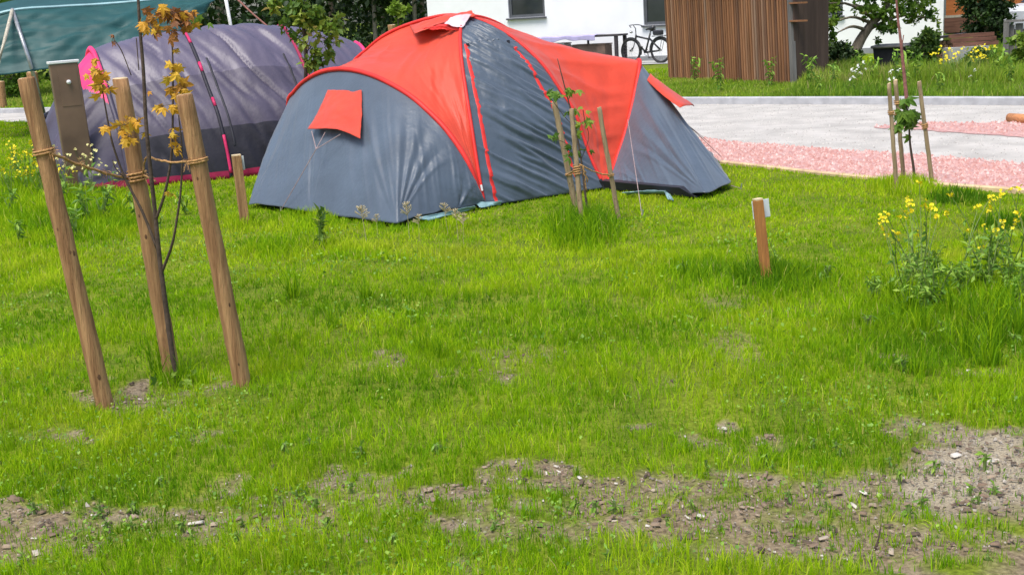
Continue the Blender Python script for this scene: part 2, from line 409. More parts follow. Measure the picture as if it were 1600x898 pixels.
def sheet(name, pix, z, m, extra=None, kind='structure'):
    P = [G(px, py, z) if not isinstance(py, str) else None for px, py in pix]
    b = MB(); b.add(P, [tuple(range(len(P)))]); o = b.build(name, m); tag(o, kind=kind); return o, np.array(P)
far_edge = [(-500, 178), (0, 173.5), (520, 164), (1055, 159.5), (1330, 160), (1600, 161.5), (2100, 166)]
near_edge = [(2100, 348), (1600, 299), (1460, 288.5), (1368, 280), (1278, 272), (1133, 255), (1060, 240), (800, 214), (520, 202), (80, 190), (0, 190.5), (-500, 200)]
road, RP = sheet('road', far_edge + near_edge, .008, M_road)
def ragged(pts, amp, n=10, sd=1):
    """extra points along a pixel polyline with a small wander"""
    r = random.Random(sd); out = []
    for (a, b), (c, d) in zip(pts[:-1], pts[1:]):
        for k in range(n):
            t = k / n; out.append((a + (c - a) * t, b + (d - b) * t + r.uniform(-amp, amp)))
    out.append(pts[-1]); return out
strip_up = ragged([(1000, 205), (1109, 219), (1286, 234), (1459, 244), (1600, 256), (2100, 298)], 1.3, 12, 2)
strip_lo = [(2100, 345), (1600, 297.2), (1460, 287), (1368, 278.5), (1278, 270.5), (1133, 253.5), (1060, 238.5), (1000, 231)]
sheet('red_gravel_strip', strip_up + strip_lo, .014, M_redg)
pt = ragged([(1366, 197.5), (1430, 193.5), (1520, 192), (1600, 191), (2000, 192)], .7, 8, 4); pb = ragged([(2000, 250), (1600, 214), (1500, 208), (1430, 202.5), (1366, 199.5)], .9, 8, 5)
sheet('red_gravel_patch', pt + pb, .014, M_redg)
# loose red chippings that give the strip a rough face
def inpoly(x, y, P):
    r = np.zeros(x.shape, bool); n = len(P)
    for i in range(n):
        x1, y1 = P[i][:2]; x2, y2 = P[i - 1][:2]
        c = ((y1 > y) != (y2 > y)) & (x < (x2 - x1) * (y - y1) / (y2 - y1 + 1e-12) + x1); r ^= c
    return r
def pebbles(name, P, z, n, smin, smax, m, bbox):
    x = RNG.uniform(bbox[0], bbox[1], n); y = RNG.uniform(bbox[2], bbox[3], n); k = inpoly(x, y, P); x = x[k]; y = y[k]; n = len(x)
    s = RNG.uniform(smin, smax, n)
    base = np.array([(1, 0, -.3), (-.5, .87, -.3), (-.5, -.87, -.3), (.1, .05, .75)])
    V = base[None] * s[:, None, None] * RNG.uniform(.6, 1.3, (n, 4, 3)); a = RNG.uniform(0, 2 * PI, n)
    c, d = np.cos(a)[:, None], np.sin(a)[:, None]
    V = np.stack([V[..., 0] * c - V[..., 1] * d + x[:, None], V[..., 0] * d + V[..., 1] * c + y[:, None], V[..., 2] + z], -1).reshape(-1, 3)
    i = np.arange(n) * 4
    T = np.concatenate([np.stack([i, i + 1, i + 3], 1), np.stack([i + 1, i + 2, i + 3], 1), np.stack([i + 2, i, i + 3], 1)])
    o = np_mesh(name, V, T, np.repeat(RNG.random(n), 4), m); tag(o, kind='stuff'); return o
M_redchip = mat('red_chipping_stone', (.5, .2, .2), .9, .15, 30, tint=[(0, (.40, .19, .165)), (.5, (.52, .29, .26)), (.85, (.58, .38, .345)), (1, (.62, .52, .48))])
M_grit = mat('road_grit', (.4, .4, .4), .9, .15, 30, tint=[(0, (.28, .265, .24)), (1, (.56, .53, .49))])
SP = [G(*p) for p in strip_up + strip_lo]
pebbles('red_chippings', SP, .014, 26000, .016, .032, M_redchip, (1.0, 7.5, 10, 17))
SP2 = [G(*p) for p in pt + pb]
pebbles('red_chippings', SP2, .014, 9000, .018, .036, M_redchip, (4, 10, 13, 21))
pebbles('road_grit', [p for p in RP], .008, 12000, .008, .018, M_grit, (0, 9, 11, 22))

def strip_box(name, pix, w, h, m, z=0):
    """a kerb: a box section swept along ground pixels; pix is its near bottom edge"""
    P = resample(np.array([G(*p) for p in pix]), 60); vs = []; fs = []
    for i, p in enumerate(P):
        t = P[min(i + 1, 59)] - P[max(i - 1, 0)]; nrm = np.array([-t[1], t[0], 0]); nrm /= np.linalg.norm(nrm)
        for a, b in ((0, z - .05), (0, z + h - .01), (.01, z + h), (w, z + h), (w, z - .05)): vs.append(p + nrm * a + np.array([0, 0, b]))
    for i in range(59):
        for j in range(4): fs.append((i * 5 + j, (i + 1) * 5 + j, (i + 1) * 5 + j + 1, i * 5 + j + 1))
    b = MB(); b.add(vs, fs); return b.build(name, m)
kerb = strip_box('kerb', [(p[0], p[1] + 4.5) for p in far_edge], .16, .12, M_kerb); tag(kerb, kind='structure')
edging = strip_box('timber_edging', [(1125, 256.5), (1133, 257.5), (1278, 274), (1368, 283), (1460, 292), (1600, 302), (2000, 342)], .05, .035, M_edge)
tag(edging, 'long low tan timber edging between the lawn and the red gravel', 'edging')

# ------------------------------------------------------------------ footprints kept free of grass
RT_FOOT = [G(*p) for p in ((388, 316), (450, 321), (550, 332), (620, 343), (757, 321), (800, 312), (900, 294), (945, 291), (1050, 301), (1105, 301), (1140, 287), (1010, 250), (800, 245), (560, 250))]
PT_FOOT = [G(*p) for p in ((60, 262), (240, 279), (420, 275), (600, 262), (600, 225), (120, 225))]
HOUSE = [G(*p) for p in ((560, 92), (1040, 112), (1500, 108), (1500, 60), (560, 70))]
SHEDF = [G(*p) for p in ((1045, 121), (1241, 131), (1300, 108), (1110, 102))]
ROADP = [G(*p) for p in [(p[0], p[1] - 3) for p in far_edge] + near_edge]

# ------------------------------------------------------------------ grass
def blades(x, y, h, w, tint, bend=.5, z0=None):
    n = len(x); a = RNG.uniform(0, 2 * PI, n); b = RNG.uniform(0, 2 * PI, n)
    lean = RNG.gamma(2.0, .5, n) * bend * h * .55
    z = gz(x, y) - .004 if z0 is None else z0
    ca, sa = np.cos(a) * w * .5, np.sin(a) * w * .5; lb, lc = np.cos(b) * lean, np.sin(b) * lean
    h2 = np.sqrt(np.maximum(h * h - (lean * .8) ** 2, (h * .25) ** 2))
    V = np.empty((n, 5, 3))
    V[:, 0] = np.stack([x - ca, y - sa, z], 1); V[:, 1] = np.stack([x + ca, y + sa, z], 1)
    mx, my, mz = x + lb * .32, y + lc * .32, z + h2 * .58
    V[:, 2] = np.stack([mx - ca * .8, my - sa * .8, mz], 1); V[:, 3] = np.stack([mx + ca * .8, my + sa * .8, mz], 1)
    V[:, 4] = np.stack([x + lb, y + lc, z + h2], 1)
    i = np.arange(n) * 5
    T = np.concatenate([np.stack([i, i + 1, i + 3], 1), np.stack([i, i + 3, i + 2], 1), np.stack([i + 2, i + 3, i + 4], 1)])
    return V.reshape(-1, 3), T, np.repeat(tint, 5)
class Gr:
    def __init__(s): s.V = []; s.T = []; s.t = []; s.n = 0
    def add(s, V, T, t): s.V.append(V); s.T.append(T + s.n); s.t.append(t); s.n += len(V)
    def build(s, name, m, parent=None): return np_mesh(name, np.concatenate(s.V), np.concatenate(s.T), np.concatenate(s.t), m, parent)

# taller growth, in pixels of the photograph: cx, cy, rx, ry, extra height (m), tint shift
TALL = [(910, 366, 66, 28, .20, -.40), (1195, 440, 55, 20, .10, -.30), (1412, 296, 60, 14, .10, .1), (1500, 500, 190, 75, .045, -.10), (1560, 460, 100, 60, .06, -.10),
        (1420, 560, 140, 40, .04, 0), (70, 330, 130, 60, .14, -.05), (60, 420, 90, 40, .04, 0), (150, 350, 70, 40, .10, -.15), (440, 392, 70, 16, .10, -.15), (520, 390, 60, 12, .06, .1), (480, 350, 60, 22, .08, -.05),
        (640, 350, 80, 14, .04, -.1), (1230, 445, 110, 26, .06, -.15), (640, 400, 160, 14, .05, .12), (1090, 425, 60, 24, .05, -.1), (380, 350, 30, 14, .08, -.1), (270, 600, 60, 12, .07, .05),
        (1497, 314, 50, 8, .11, -.9), (1575, 350, 60, 9, .11, -.9), (520, 498, 40, 10, .05, -.1), (680, 545, 30, 10, .05, .1), (1490, 640, 140, 26, .03, .05),
        (440, 870, 260, 30, .015, .05), (1010, 880, 140, 26, .02, .05), (1220, 720, 90, 26, .015, .05), (815, 790, 70, 20, .015, .05), (330, 215, 80, 20, .05, 0)]
def growth(px, py):
    hh = np.zeros_like(px); tt = np.zeros_like(px)
    for cx, cy, rx, ry, h, t in TALL:
        k = np.clip(1.3 - ((px - cx) / rx) ** 2 - ((py - cy) / ry) ** 2, 0, 1); hh = np.maximum(hh, h * k); tt += t * k
    return hh, tt
lawn = Gr()
def sow(y0, y1, dens, hb, w, margin=.35):
    xa = (.45 * y1 + margin)
    n = int(dens * 2 * xa * (y1 - y0))
    x = RNG.uniform(-xa, xa, n); y = RNG.uniform(y0, y1, n)
    # pull a good part of the blades together into tussocks
    cell = .055 + .012 * y0
    cxp = np.round(x / cell); cyp = np.round(y / cell)
    jx = _perm[cxp.astype(int) % 512, cyp.astype(int) % 512] - .5; jy = _perm[cyp.astype(int) % 512, (cxp.astype(int) + 77) % 512] - .5
    k = RNG.random(n) < .55
    r = RNG.random(n) * .75
    x = np.where(k, x + (cxp * cell + jx * cell * .9 - x) * r, x); y = np.where(k, y + (cyp * cell + jy * cell * .9 - y) * r, y)
    s, sand, px, py = masks(x, y)
    keep = (np.abs(px - 800) < 860) & (py < 960)
    gh, gt = growth(px, py)
    pr = np.clip(1 - s * 1.02, .0, 1) * np.where(s > .35, .5, 1); pr = np.maximum(pr, .42 * np.clip((fbm(x * 8, y * 8, 3) - .40) * 6, 0, 1) * (1 - .6 * np.clip(sand, 0, 1)))
    thin = fbm(x * 3.1 + 7, y * 3.1, 3); pr *= np.clip(.55 + (thin - .35) * 2.2, .35, 1)
    pr = np.maximum(pr, np.clip(gh * 8, 0, 1) * .9 * (s < .6))
    keep &= RNG.random(n) < pr
    for P in (RT_FOOT, PT_FOOT, ROADP): keep &= ~inpoly(x, y, P)
    x, y, s, px, py, gh, gt = [q[keep] for q in (x, y, s, px, py, gh, gt)]
    n = len(x)
    big = fbm(x * .7 + 21, y * .7, 3); med = fbm(x * 2.4, y * 2.4 + 50, 3)
    mown = np.clip((y - 7.2) / 1.5, 0, 1)
    h = hb * .82 * (.5 + .9 * med) * (1 - .38 * mown) * RNG.uniform(.55, 1.25, n) * np.where(s > .3, .62, 1) + gh * RNG.uniform(.35, 1.15, n)
    t = .02 + .5 * (big - .5) + .85 * (med - .5) + .47 + gt + RNG.normal(0, .16, n) + .10 * mown
    t = np.where(RNG.random(n) < .035, RNG.uniform(.93, 1, n), np.clip(t, 0, .93))
    lawn.add(*blades(x, y, h, w * RNG.uniform(.65, 1.3, n), t, .75))
sow(3.3, 4.6, 11000, .068, .0034); sow(4.6, 6.2, 8500, .068, .0040); sow(6.2, 8.5, 5200, .072, .0054); sow(8.5, 11.5, 2800, .075, .0078); sow(11.5, 16, 1400, .08, .0115); sow(16, 24, 550, .10, .018); sow(24, 32, 380, .12, .026)
grass = lawn.build('lawn_grass', M_grass); tag(grass, kind='stuff')

# rough meadow beyond the far kerb and lawn further off
md = Gr()
def meadow(n, y0, y1, xa0, xa1, hb, w, poly=None):
    x = RNG.uniform(xa0, xa1, n); y = RNG.uniform(y0, y1, n)
    px, py, _ = proj(np.stack([x, y, 0 * x], 1))
    keep = (np.abs(px - 800) < 900)
    for P in (ROADP, HOUSE, SHEDF, PT_FOOT): keep &= ~inpoly(x, y, P)
    keep &= ~((px > 930) & (px < 1040) & (py < 118) & (py > 95))
    fe = np.interp(px, [p[0] for p in far_edge], [p[1] for p in far_edge]); keep &= py < fe - 2
    keep &= ~((px < 900) & (py > 120) & (px > 400))
    x, y, px, py = x[keep], y[keep], px[keep], py[keep]; n = len(x)
    tall = np.clip((px - 1235) / 30, .28, 1); tall = np.where(px < 700, .22, tall); tall = np.where((px > 1235) & (py > 140), .55, tall)
    tall = np.where((px > 1340) & (px < 1545) & (py < 122), .3, tall)
    b = fbm(x * .5, y * .5, 3); b2 = fbm(x * 1.6, y * 1.6, 2)
    h = hb * tall * (.5 + .8 * b2) * RNG.uniform(.4, 1.2, n)
    t = np.clip(.15 + .8 * b + RNG.normal(0, .17, n), 0, .9)
    dry = (px > 1270) & (px < 1420) & (py < 140)
    t = np.where((RNG.random(n) < np.where(dry, .30, .05)), RNG.uniform(.9, 1, n), t)
    md.add(*blades(x, y, h, w * RNG.uniform(.6, 1.3, n), t, .5, z0=np.zeros(n)))
meadow(150000, 17, 26, -2, 13, .36, .016); meadow(90000, 26, 37, -3, 17, .30, .024); meadow(70000, 22, 60, -26, 1, .40, .035)
tag(md.build('meadow_grass', M_meadow), kind='stuff')

# clover and other small broad leaves woven through the turf
def clover(n, y0, y1, size):
    x = RNG.uniform(-.45 * y1 - .2, .45 * y1 + .2, n); y = RNG.uniform(y0, y1, n); s, sand, px, py = masks(x, y)
    k = (RNG.random(n) < np.clip((fbm(x * 1.3 + 70, y * 1.3 + 31, 3) - .50) * 6, .03, 1)) & (s < .7) & (np.abs(px - 800) < 850) & (py < 930); x, y = x[k], y[k]; n = len(x)
    pos = np.stack([x, y, gz(x, y) + RNG.uniform(.012, .05, n)], 1)
    return leaf_cloud(n, pos, size * RNG.uniform(.6, 1.4, n), RNG.uniform(.1, .9, n), 1.2, 0, .85)
cl = Gr(); cl.add(*clover(9000, 3.4, 5.5, .014)); cl.add(*clover(12000, 5.5, 10, .020))
tag(cl.build('clover', M_weed), kind='stuff')

# chips of wood, bark and stone lying on the bare soil
def chips(n, y0, y1):
    x = RNG.uniform(-2.8, 2.8, n); y = RNG.uniform(y0, y1, n); s, sand, px, py = masks(x, y)
    k = (RNG.random(n) < s * .9) & (np.abs(px - 800) < 850) & (py < 930); x, y, sand = x[k], y[k], sand[k]; n = len(x)
    L = RNG.gamma(2.0, .0055, n) + .004; W = L * RNG.uniform(.18, .6, n); a = RNG.uniform(0, 2 * PI, n); z = gz(x, y) + .003
    c, s_ = np.cos(a), np.sin(a); V = []
    for u, v, up in ((-1, -1, 0), (1, -.8, 0), (.9, 1, 0), (-.8, .9, 0), (-.85, -.75, 1), (.8, -.7, 1), (.75, .8, 1), (-.8, .75, 1)):
        V.append(np.stack([x + (u * L * c - v * W * s_) * .5, y + (u * L * s_ + v * W * c) * .5, z + up * np.minimum(W * .5, .006) + (u * .12 * L * RNG.uniform(-.6, 1, n)) - .002], 1))
    V = np.stack(V, 1).reshape(-1, 3); i = np.arange(n) * 8
    F = [(4, 5, 6), (4, 6, 7), (0, 1, 5), (0, 5, 4), (1, 2, 6), (1, 6, 5), (2, 3, 7), (2, 7, 6), (3, 0, 4), (3, 4, 7)]
    T = np.concatenate([np.stack([i + a_, i + b_, i + c_], 1) for a_, b_, c_ in F])
    t = np.clip(RNG.beta(1.5, 2.6, n) + .1 * (L > .03) + .5 * (RNG.random(n) < .10), 0, 1)
    o = np_mesh('wood_chips', V, T, np.repeat(t, 8), M_chip); tag(o, kind='stuff')
chips(15000, 3.4, 6.0)
n = 60000; x = RNG.uniform(-2.6, 2.8, n); y = RNG.uniform(3.4, 5.6, n); s, sand, px, py = masks(x, y); k = (RNG.random(n) < np.maximum(sand * .9, s * .28)) & (np.abs(px - 800) < 840); x, y = x[k], y[k]; n = len(x)
sz = RNG.gamma(2.0, .0012, n) + .001
base = np.array([(1, 0, -.3), (-.5, .87, -.3), (-.5, -.87, -.3), (.1, .05, .7)])
V = base[None] * sz[:, None, None] * RNG.uniform(.6, 1.4, (n, 4, 3)); a = RNG.uniform(0, 2 * PI, n); c, d = np.cos(a)[:, None], np.sin(a)[:, None]
V = np.stack([V[..., 0] * c - V[..., 1] * d + x[:, None], V[..., 0] * d + V[..., 1] * c + y[:, None], V[..., 2] + gz(x, y)[:, None] + .002], -1).reshape(-1, 3)
i = np.arange(n) * 4; T = np.concatenate([np.stack([i, i + 1, i + 3], 1), np.stack([i + 1, i + 2, i + 3], 1), np.stack([i + 2, i, i + 3], 1)])
tag(np_mesh('gravel_stones', V, T, np.repeat(RNG.random(n), 4), M_stone), kind='stuff')
# ------------------------------------------------------------------ fabric patches
def normals(P):
    du = np.gradient(P, axis=1); dv = np.gradient(P, axis=0)
    n = np.cross(du, dv); l = np.linalg.norm(n, axis=2)[..., None]; return n / (l + 1e-9)
def folds(nu, nv, fu, fv, seed, skew=0.0, o=3):
    """creases: narrow soft ridges stretched along the low-frequency direction"""
    u = np.linspace(0, 1, nu)[None, :]; v = np.linspace(0, 1, nv)[:, None]
    a = fbm(u * fu + v * fv * 0 + skew * v + seed * 3.7 + .35 * fbm(u * 3 + seed, v * 3, 2), v * fv + u * 0 + seed, o)
    r = np.clip(1 - np.abs(2 * a - 1) * 2.6, 0, 1)
    return r ** 1.6 - .3
def loft(c1, c2, nu, nv, sag=0.0, wr=0.0, fu=14, fv=1.2, seed=1, skew=0, side=None, edge=.6, wr2=0.0):
    a = resample(c1, nu); b = resample(c2, nu); v = np.linspace(0, 1, nv)[:, None, None]
    P = a[None] * (1 - v) + b[None] * v
    n = normals(P)
    if side is not None and np.dot(n.mean((0, 1)), side) < 0: n = -n
    vv = np.linspace(0, 1, nv)[:, None]; uu = np.linspace(0, 1, nu)[None]
    L = np.linalg.norm(a - b, axis=1)[None]; Ls = np.clip(L / .5, 0, 1)
    P = P + n * (sag * np.sin(PI * vv) * np.sin(PI * uu) ** .5 * Ls)[..., None]
    if wr:
        w = folds(nu, nv, fu, fv, seed, skew) * wr + (fbm(uu * 9 + vv * 5 + seed, vv * 9 - uu * 4, 3) - .5) * wr2
        P = P + n * (w * np.sin(PI * vv) ** edge * Ls)[..., None]
    return P, n
def ribbon(mb, pts, nrm, wid, off=.006, mi=0):
    pts = np.asarray(pts); k = len(pts); vs = []
    for i in range(k):
        t = pts[min(i + 1, k - 1)] - pts[max(i - 1, 0)]; s = np.cross(t, nrm[i]); s /= np.linalg.norm(s) + 1e-9
        for q, o in ((-1, off * .3), (-.8, off), (.8, off), (1, off * .3)): vs.append(pts[i] + s * q * wid / 2 + nrm[i] * o)
    mb.add(vs, [(i * 4 + j, i * 4 + j + 1, (i + 1) * 4 + j + 1, (i + 1) * 4 + j) for i in range(k - 1) for j in range(3)], mi=mi)
def cloth(name, P, m, parent, thick=.004):
    b = MB(); b.grid(P); o = b.build(name, m, parent, smooth=True)
    sd = o.modifiers.new('thick', 'SOLIDIFY'); sd.thickness = thick; sd.offset = -1
    return o

# ------------------------------------------------------------------ red and slate dome tent
A = G(757, 322, .02); B = G(945, 293, .02); C_ = G(620, 349, .03); D_ = G(387, 320, .03); F_ = G(1104, 306, .03); E_ = G(1142, 290, .03)
A2 = np.array([-2.05, 12.95, .02]); B2 = np.array([1.0, 13.75, .02])
T_ = PY(726, 26, 12.2)
tent = thing('dome_tent', ((A + B + A2 + B2) / 4 * np.array([1, 1, 0])), 'red and slate grey three pole dome tent with a red window flap on its end', 'tent')
nA = np.cross(T_ - A, [0, 0, 1.]); nB = np.cross(T_ - B, [0, 0, 1.])
def planar(pixs, P, n): return [PP(x, y, P, n) for x, y in pixs]
# front half of the pole over A : a vertical arch, depth eased from A to the apex
pa = [(757, 322), (748, 272), (738, 206), (727, 136), (720, 82), (720, 45), (726, 26)]
ya = [A[1], A[1] + .08, A[1] + .25, A[1] + .5, A[1] + .8, A[1] + 1.1, T_[1]]
c_A = catmull([PY(x, y, Y) for (x, y), Y in zip(pa, ya)], 60)
c_B = catmull([B] + planar([(923, 247), (898, 177), (874, 140), (845, 99), (804, 62), (762, 37)], B, nB) + [T_], 60)
nA2 = np.cross(T_ - A2, [0, 0, 1.])
c_A2 = catmull([T_] + planar([(690, 26), (640, 39), (600, 57), (572, 80), (548, 104)], A2, nA2) + [lerp(PP(548, 104, A2, nA2), A2, .55) + np.array([-.12, .05, .12]), A2], 60)
def arch_between(P, Q, k=60, squ=.8):
    t = np.linspace(0, PI / 2, k); P = np.asarray(P); Q = np.asarray(Q)
    h = np.sin(t) ** squ; g = 1 - np.cos(t) ** squ
    return np.stack([P[0] + (Q[0] - P[0]) * g[::-1] * 0 + (Q[0] - P[0]) * (1 - (1 - t / (PI / 2)) ** 1) , P[1] + (Q[1] - P[1]) * (t / (PI / 2)), P[2] + (Q[2] - P[2]) * np.sin(t) ** .75], 1)
c_B2 = arch_between(B2, T_)[::-1]
m_out = np.array([A2[1] - A[1], -(A2[0] - A[0]), 0.]); m_out /= np.linalg.norm(m_out)
if m_out[0] > 0: m_out = -m_out
nL = m_out - np.array([0, 0, math.tan(math.radians(10))])
La = planar([(735, 258), (702, 207), (672, 175), (640, 148), (600, 125), (565, 112), (532, 108), (502, 113), (477, 127), (462, 143), (452, 160)], A, nL)
LM = lerp(La[-1], A2, .5) + np.array([-.10, .1, .06])
c_L = catmull([A] + La + [LM, A2], 90)
Rp = PY(998, 98, 12.45)
c_R = catmull([B, PY(960, 252, 11.75), PY(975, 208, 11.95), PY(989, 150, 12.2), Rp,
               np.array([Rp[0] - .02, 12.95, Rp[2] * .93]), np.array([Rp[0] - .12, 13.45, Rp[2] * .6]), B2], 90)
# the red panels: from the crossing poles out to the end arches
pole_left = np.vstack([c_A, c_A2[1:]]); pole_right = np.vstack([c_B, c_B2[1:]])
PL, nPL = loft(pole_left, c_L, 130, 60, -.07, .018, 14, 1.4, 5, 3, side=(-.3, -.6, 1), wr2=.02)
PR, nPR = loft(pole_right, c_R, 130, 60, -.06, .018, 14, 1.2, 9, -2, side=(.3, -.6, 1), wr2=.02)
cloth('roof_panel', PL, M_red, tent); cloth('roof_panel', PR, M_red, tent)
# slate door front and back
PD, nD = loft(c_A, c_B, 220, 110, .05, .034, 17, 1.1, 3, 6.0, side=(.3, -1, .3), wr2=.018)
cut = 0
cloth('door_panel', PD, M_grey, tent)
PBk, nBk = loft(c_A2[::-1], c_B2[::-1], 60, 30, .05, .015, 12, 1.5, 4, 2, side=(0, 1, .3)); cloth('rear_panel', PBk, M_grey, tent)
# sloped end walls down to the pegged hem
def hem(parts, n=130):
    us = [p[0] for p in parts]; ps = np.array([p[1] for p in parts]); u = np.linspace(0, 1, n)
    return np.stack([np.interp(u, us, ps[:, k]) for k in range(3)], 1)
def uof(c, px):
    r = resample(c, 400); x, y, _ = proj(r); return float(np.argmin((x - px[0]) ** 2 + (y - px[1]) ** 2)) / 399
uC = uof(c_L, (618, 134)); uD = uof(c_L, (454, 157))
hemL = hem([(0, A), (.04, A + (C_ - A) * .05 + np.array([0, 0, .03])), (uC, C_), (uD, D_), (1, A2)])
def end_wall(c1, hm, nu, nv, side, sag, wr, fu, seed, creases=()):
    a = resample(c1, nu); n = nu
    b = np.stack([np.interp(np.linspace(0, 1, nu), np.linspace(0, 1, len(hm)), hm[:, k]) for k in range(3)], 1)
    v = np.linspace(0, 1, nv)[:, None, None]; P = a[None] * (1 - v) + b[None] * v
    nr = normals(P)
    if np.dot(nr.mean((0, 1)), side) < 0: nr = -nr
    vv = np.linspace(0, 1, nv)[:, None]; uu = np.linspace(0, 1, nu)[None]
    w = sag * np.sin(PI * vv) + (folds(nu, nv, fu, .35, seed, 1.0, 3) * wr * (.25 + .75 * vv) + (fbm(uu * 14 + seed, vv * 9, 4) - .5) * .010) * np.sin(PI * np.clip(vv * .93, 0, 1)) ** .6
    for uc, lines, amp in creases:
        for ut, sg in lines:
            dd = uu - (uc + (ut - uc) * (1 - vv) ** .9); si = .0035 + .012 * (1 - vv)
            w = w + (.35 + 1.3 * fbm(ut * 37 + vv * 3.5, vv * 0 + ut * 91, 2)) * sg * amp * np.exp(-(dd / si) ** 2) * np.clip(vv * 1.3 - .08, 0, 1) * np.clip((1.02 - vv) * 9, 0, 1)
    P = P + nr * w[..., None]
    P[..., 2] += .07 * np.clip(fbm(uu * 11 + seed, vv * 0 + seed, 2) - .35, 0, 1) * vv ** 10
    return P, nr
PEL, nEL = end_wall(c_L, hemL, 300, 80, (-.6, -.7, .3), .03, .012, 26, 11, [(uC, [(uC + d_, (1, -1)[k % 2] * (1 - .05 * k)) for k, d_ in enumerate((-.26, -.21, -.165, -.125, -.09, -.055, -.02, .02, .05, .085, .12, .16))], .015), (uD, [(uD - .12, 1), (uD - .07, -1), (uD - .03, 1), (uD + .04, -1)], .012), ((uC + uD) * .52, [((uC + uD) * .52 + d_, (1, -1)[k % 2]) for k, d_ in enumerate((-.09, -.05, -.015, .02, .06))], .006), (.12, [(.05, 1), (.10, -1), (.16, 1)], .010)])
cloth('end_wall', PEL, M_grey, tent)
E2 = np.array([2.25, 13.2, .05])
hemR = hem([(0, B), (.20, B + (F_ - B) * .5), (.36, F_), (.5, E_), (.75, E2), (1, B2)])
PER, nER = end_wall(c_R, hemR, 240, 80, (.8, -.3, .4), .02, .016, 20, 21, [(.36, [(.15, 1), (.20, -1), (.26, 1), (.31, -1), (.36, 1), (.42, -1)], .014), (.5, [(.40, 1), (.45, -1), (.49, 1)], .012), (.18, [(.06, 1), (.13, -1), (.2, 1)], .010)])
cloth('end_wall', PER, M_grey, tent)
# pole sleeves and piping
def sleeve(name, c, r, m=M_redd):
    b = MB(); b.tube(resample(c, 70), r, 8); return b.build(name, m, tent, smooth=True)
sleeve('pole_sleeve', np.vstack([c_A, c_B2[1:]]) + np.array([0, -.008, .006]), .017); sleeve('pole_sleeve', np.vstack([c_B, c_A2[1:]]) + np.array([0, -.008, .008]), .017)
sleeve('arch_sleeve', c_L + m_out * .012, .024); sleeve('arch_sleeve', c_R + np.array([.012, -.01, .006]), .020)
# red zips on the door, seam across its head
b = MB()
for v in (.10, .80):
    b = MB()
    j = int(v * 109); s = slice(2, 158) if v < .5 else slice(14, 150)
    ribbon(b, PD[j, s], nD[j, s], .042)
    b.build('door_zip', M_redd, tent, smooth=True)
b = MB(); i = 157; ribbon(b, PD[4:104, i], nD[4:104, i], .022, .005); b.build('door_seam', M_grey, tent)
b = MB()
b = None
for j in (12, 86): b = MB(); b.box(PD[j, 155] + nD[j, 155] * .012, (.03, .012, .03)); b.build('toggle', M_black, tent)
# pole tips
b = MB()
for P, q in ((A, c_A[3]), (B, c_B[3])):
    b = MB(); b.tube([P + np.array([0, -.03, -.05]), P + (q - P) * .35 + np.array([0, -.03, 0]), P + (q - P) * .9 + np.array([0, -.03, 0])], .012, 8); b.build('pole_tip', M_black, tent)
b = MB(); b.tube([lerp(A, c_A[8], .62) + np.array([.005, -.03, 0]), lerp(A, c_A[8], .85) + np.array([.005, -.03, 0])], .011, 8); b.build('pole_ferrule', M_cablid, tent)
# roof vent: pale lining under a red cap
def sheetgrid(corners, nu, nv, wr, seed, bul=0):
    c = [np.asarray(p) for p in corners]; u = np.linspace(0, 1, nu)[None, :, None]; v = np.linspace(0, 1, nv)[:, None, None]
    P = (c[0] * (1 - u) + c[1] * u) * (1 - v) + (c[3] * (1 - u) + c[2] * u) * v
    n = normals(P)
    if n.mean((0, 1))[2] < 0: n = -n
    w = wr * (fbm(u[..., 0] * 4 + seed, v[..., 0] * 4, 3) - .5) + bul * np.sin(PI * u[..., 0]) * np.sin(PI * v[..., 0])
    return P + n * w[..., None], n
P, n = sheetgrid([PY(706, 27, 11.98), PY(737, 22, 12.0), PY(722, 45, 11.80), PY(694, 38, 11.88)], 16, 16, .03, 2); cloth('vent_lining', P, M_silver, tent)
P, n = sheetgrid([PY(640, 41, 12.45), PY(738, 19, 12.3), PY(742, 24, 12.0), PY(648, 52, 12.0)], 24, 16, .05, 4, .05); cloth('vent_cap', P, M_red, tent)
P, n = sheetgrid([PY(660, 46, 12.05), PY(694, 37, 11.95), PY(723, 48, 11.82), PY(692, 46, 11.90)], 16, 12, .04, 7, .02); cloth('vent_flap', P, M_redd, tent)
# red window awning on the left end wall
def surf(P, uv): h, w = P.shape[:2]; return P[min(int(uv[1] * (h - 1)), h - 1), min(int(uv[0] * (w - 1)), w - 1)]
xe, ye, _ = proj(PEL)
def onwall(px, py):
    k = np.argmin((xe - px) ** 2 + (ye - py) ** 2); return PEL.reshape(-1, 3)[k], nEL.reshape(-1, 3)[k]
def fl(px, py, o): p, n = onwall(px, py); d = ray(px, py); return O + d * ((p[1] - o) / d[1])
P, n = sheetgrid([fl(513, 142, .02), fl(566, 142, .02), fl(563, 217, .14), fl(482, 203, .16)], 30, 30, .035, 3, .02)
P[..., 2] += .045 * np.sin(np.linspace(0, PI, 30))[None] * np.linspace(0, 1, 30)[:, None] ** 3
awn = cloth('window_awning', P, M_red, tent)
P2 = np.stack([lerp(fl(491, 211, .012), fl(556, 216, .012), t) for t in np.linspace(0, 1, 12)]); P3 = np.stack([lerp(fl(512, 160, .012), fl(562, 160, .012), t) for t in np.linspace(0, 1, 12)])
cloth('window_mesh', np.stack([P3, lerp(P3, P2, .5), P2 + np.array([0, 0, -.03])]), M_black, tent)
b = MB(); kn = fl(494, 233, .30)
for px, py in ((487, 205), (508, 207), (532, 210)): b.tube([fl(px, py, .15), kn], .004, 5)
b.tube([kn, G(438, 330, .02)], .004, 5); b.build('awning_guy', M_cord, tent)
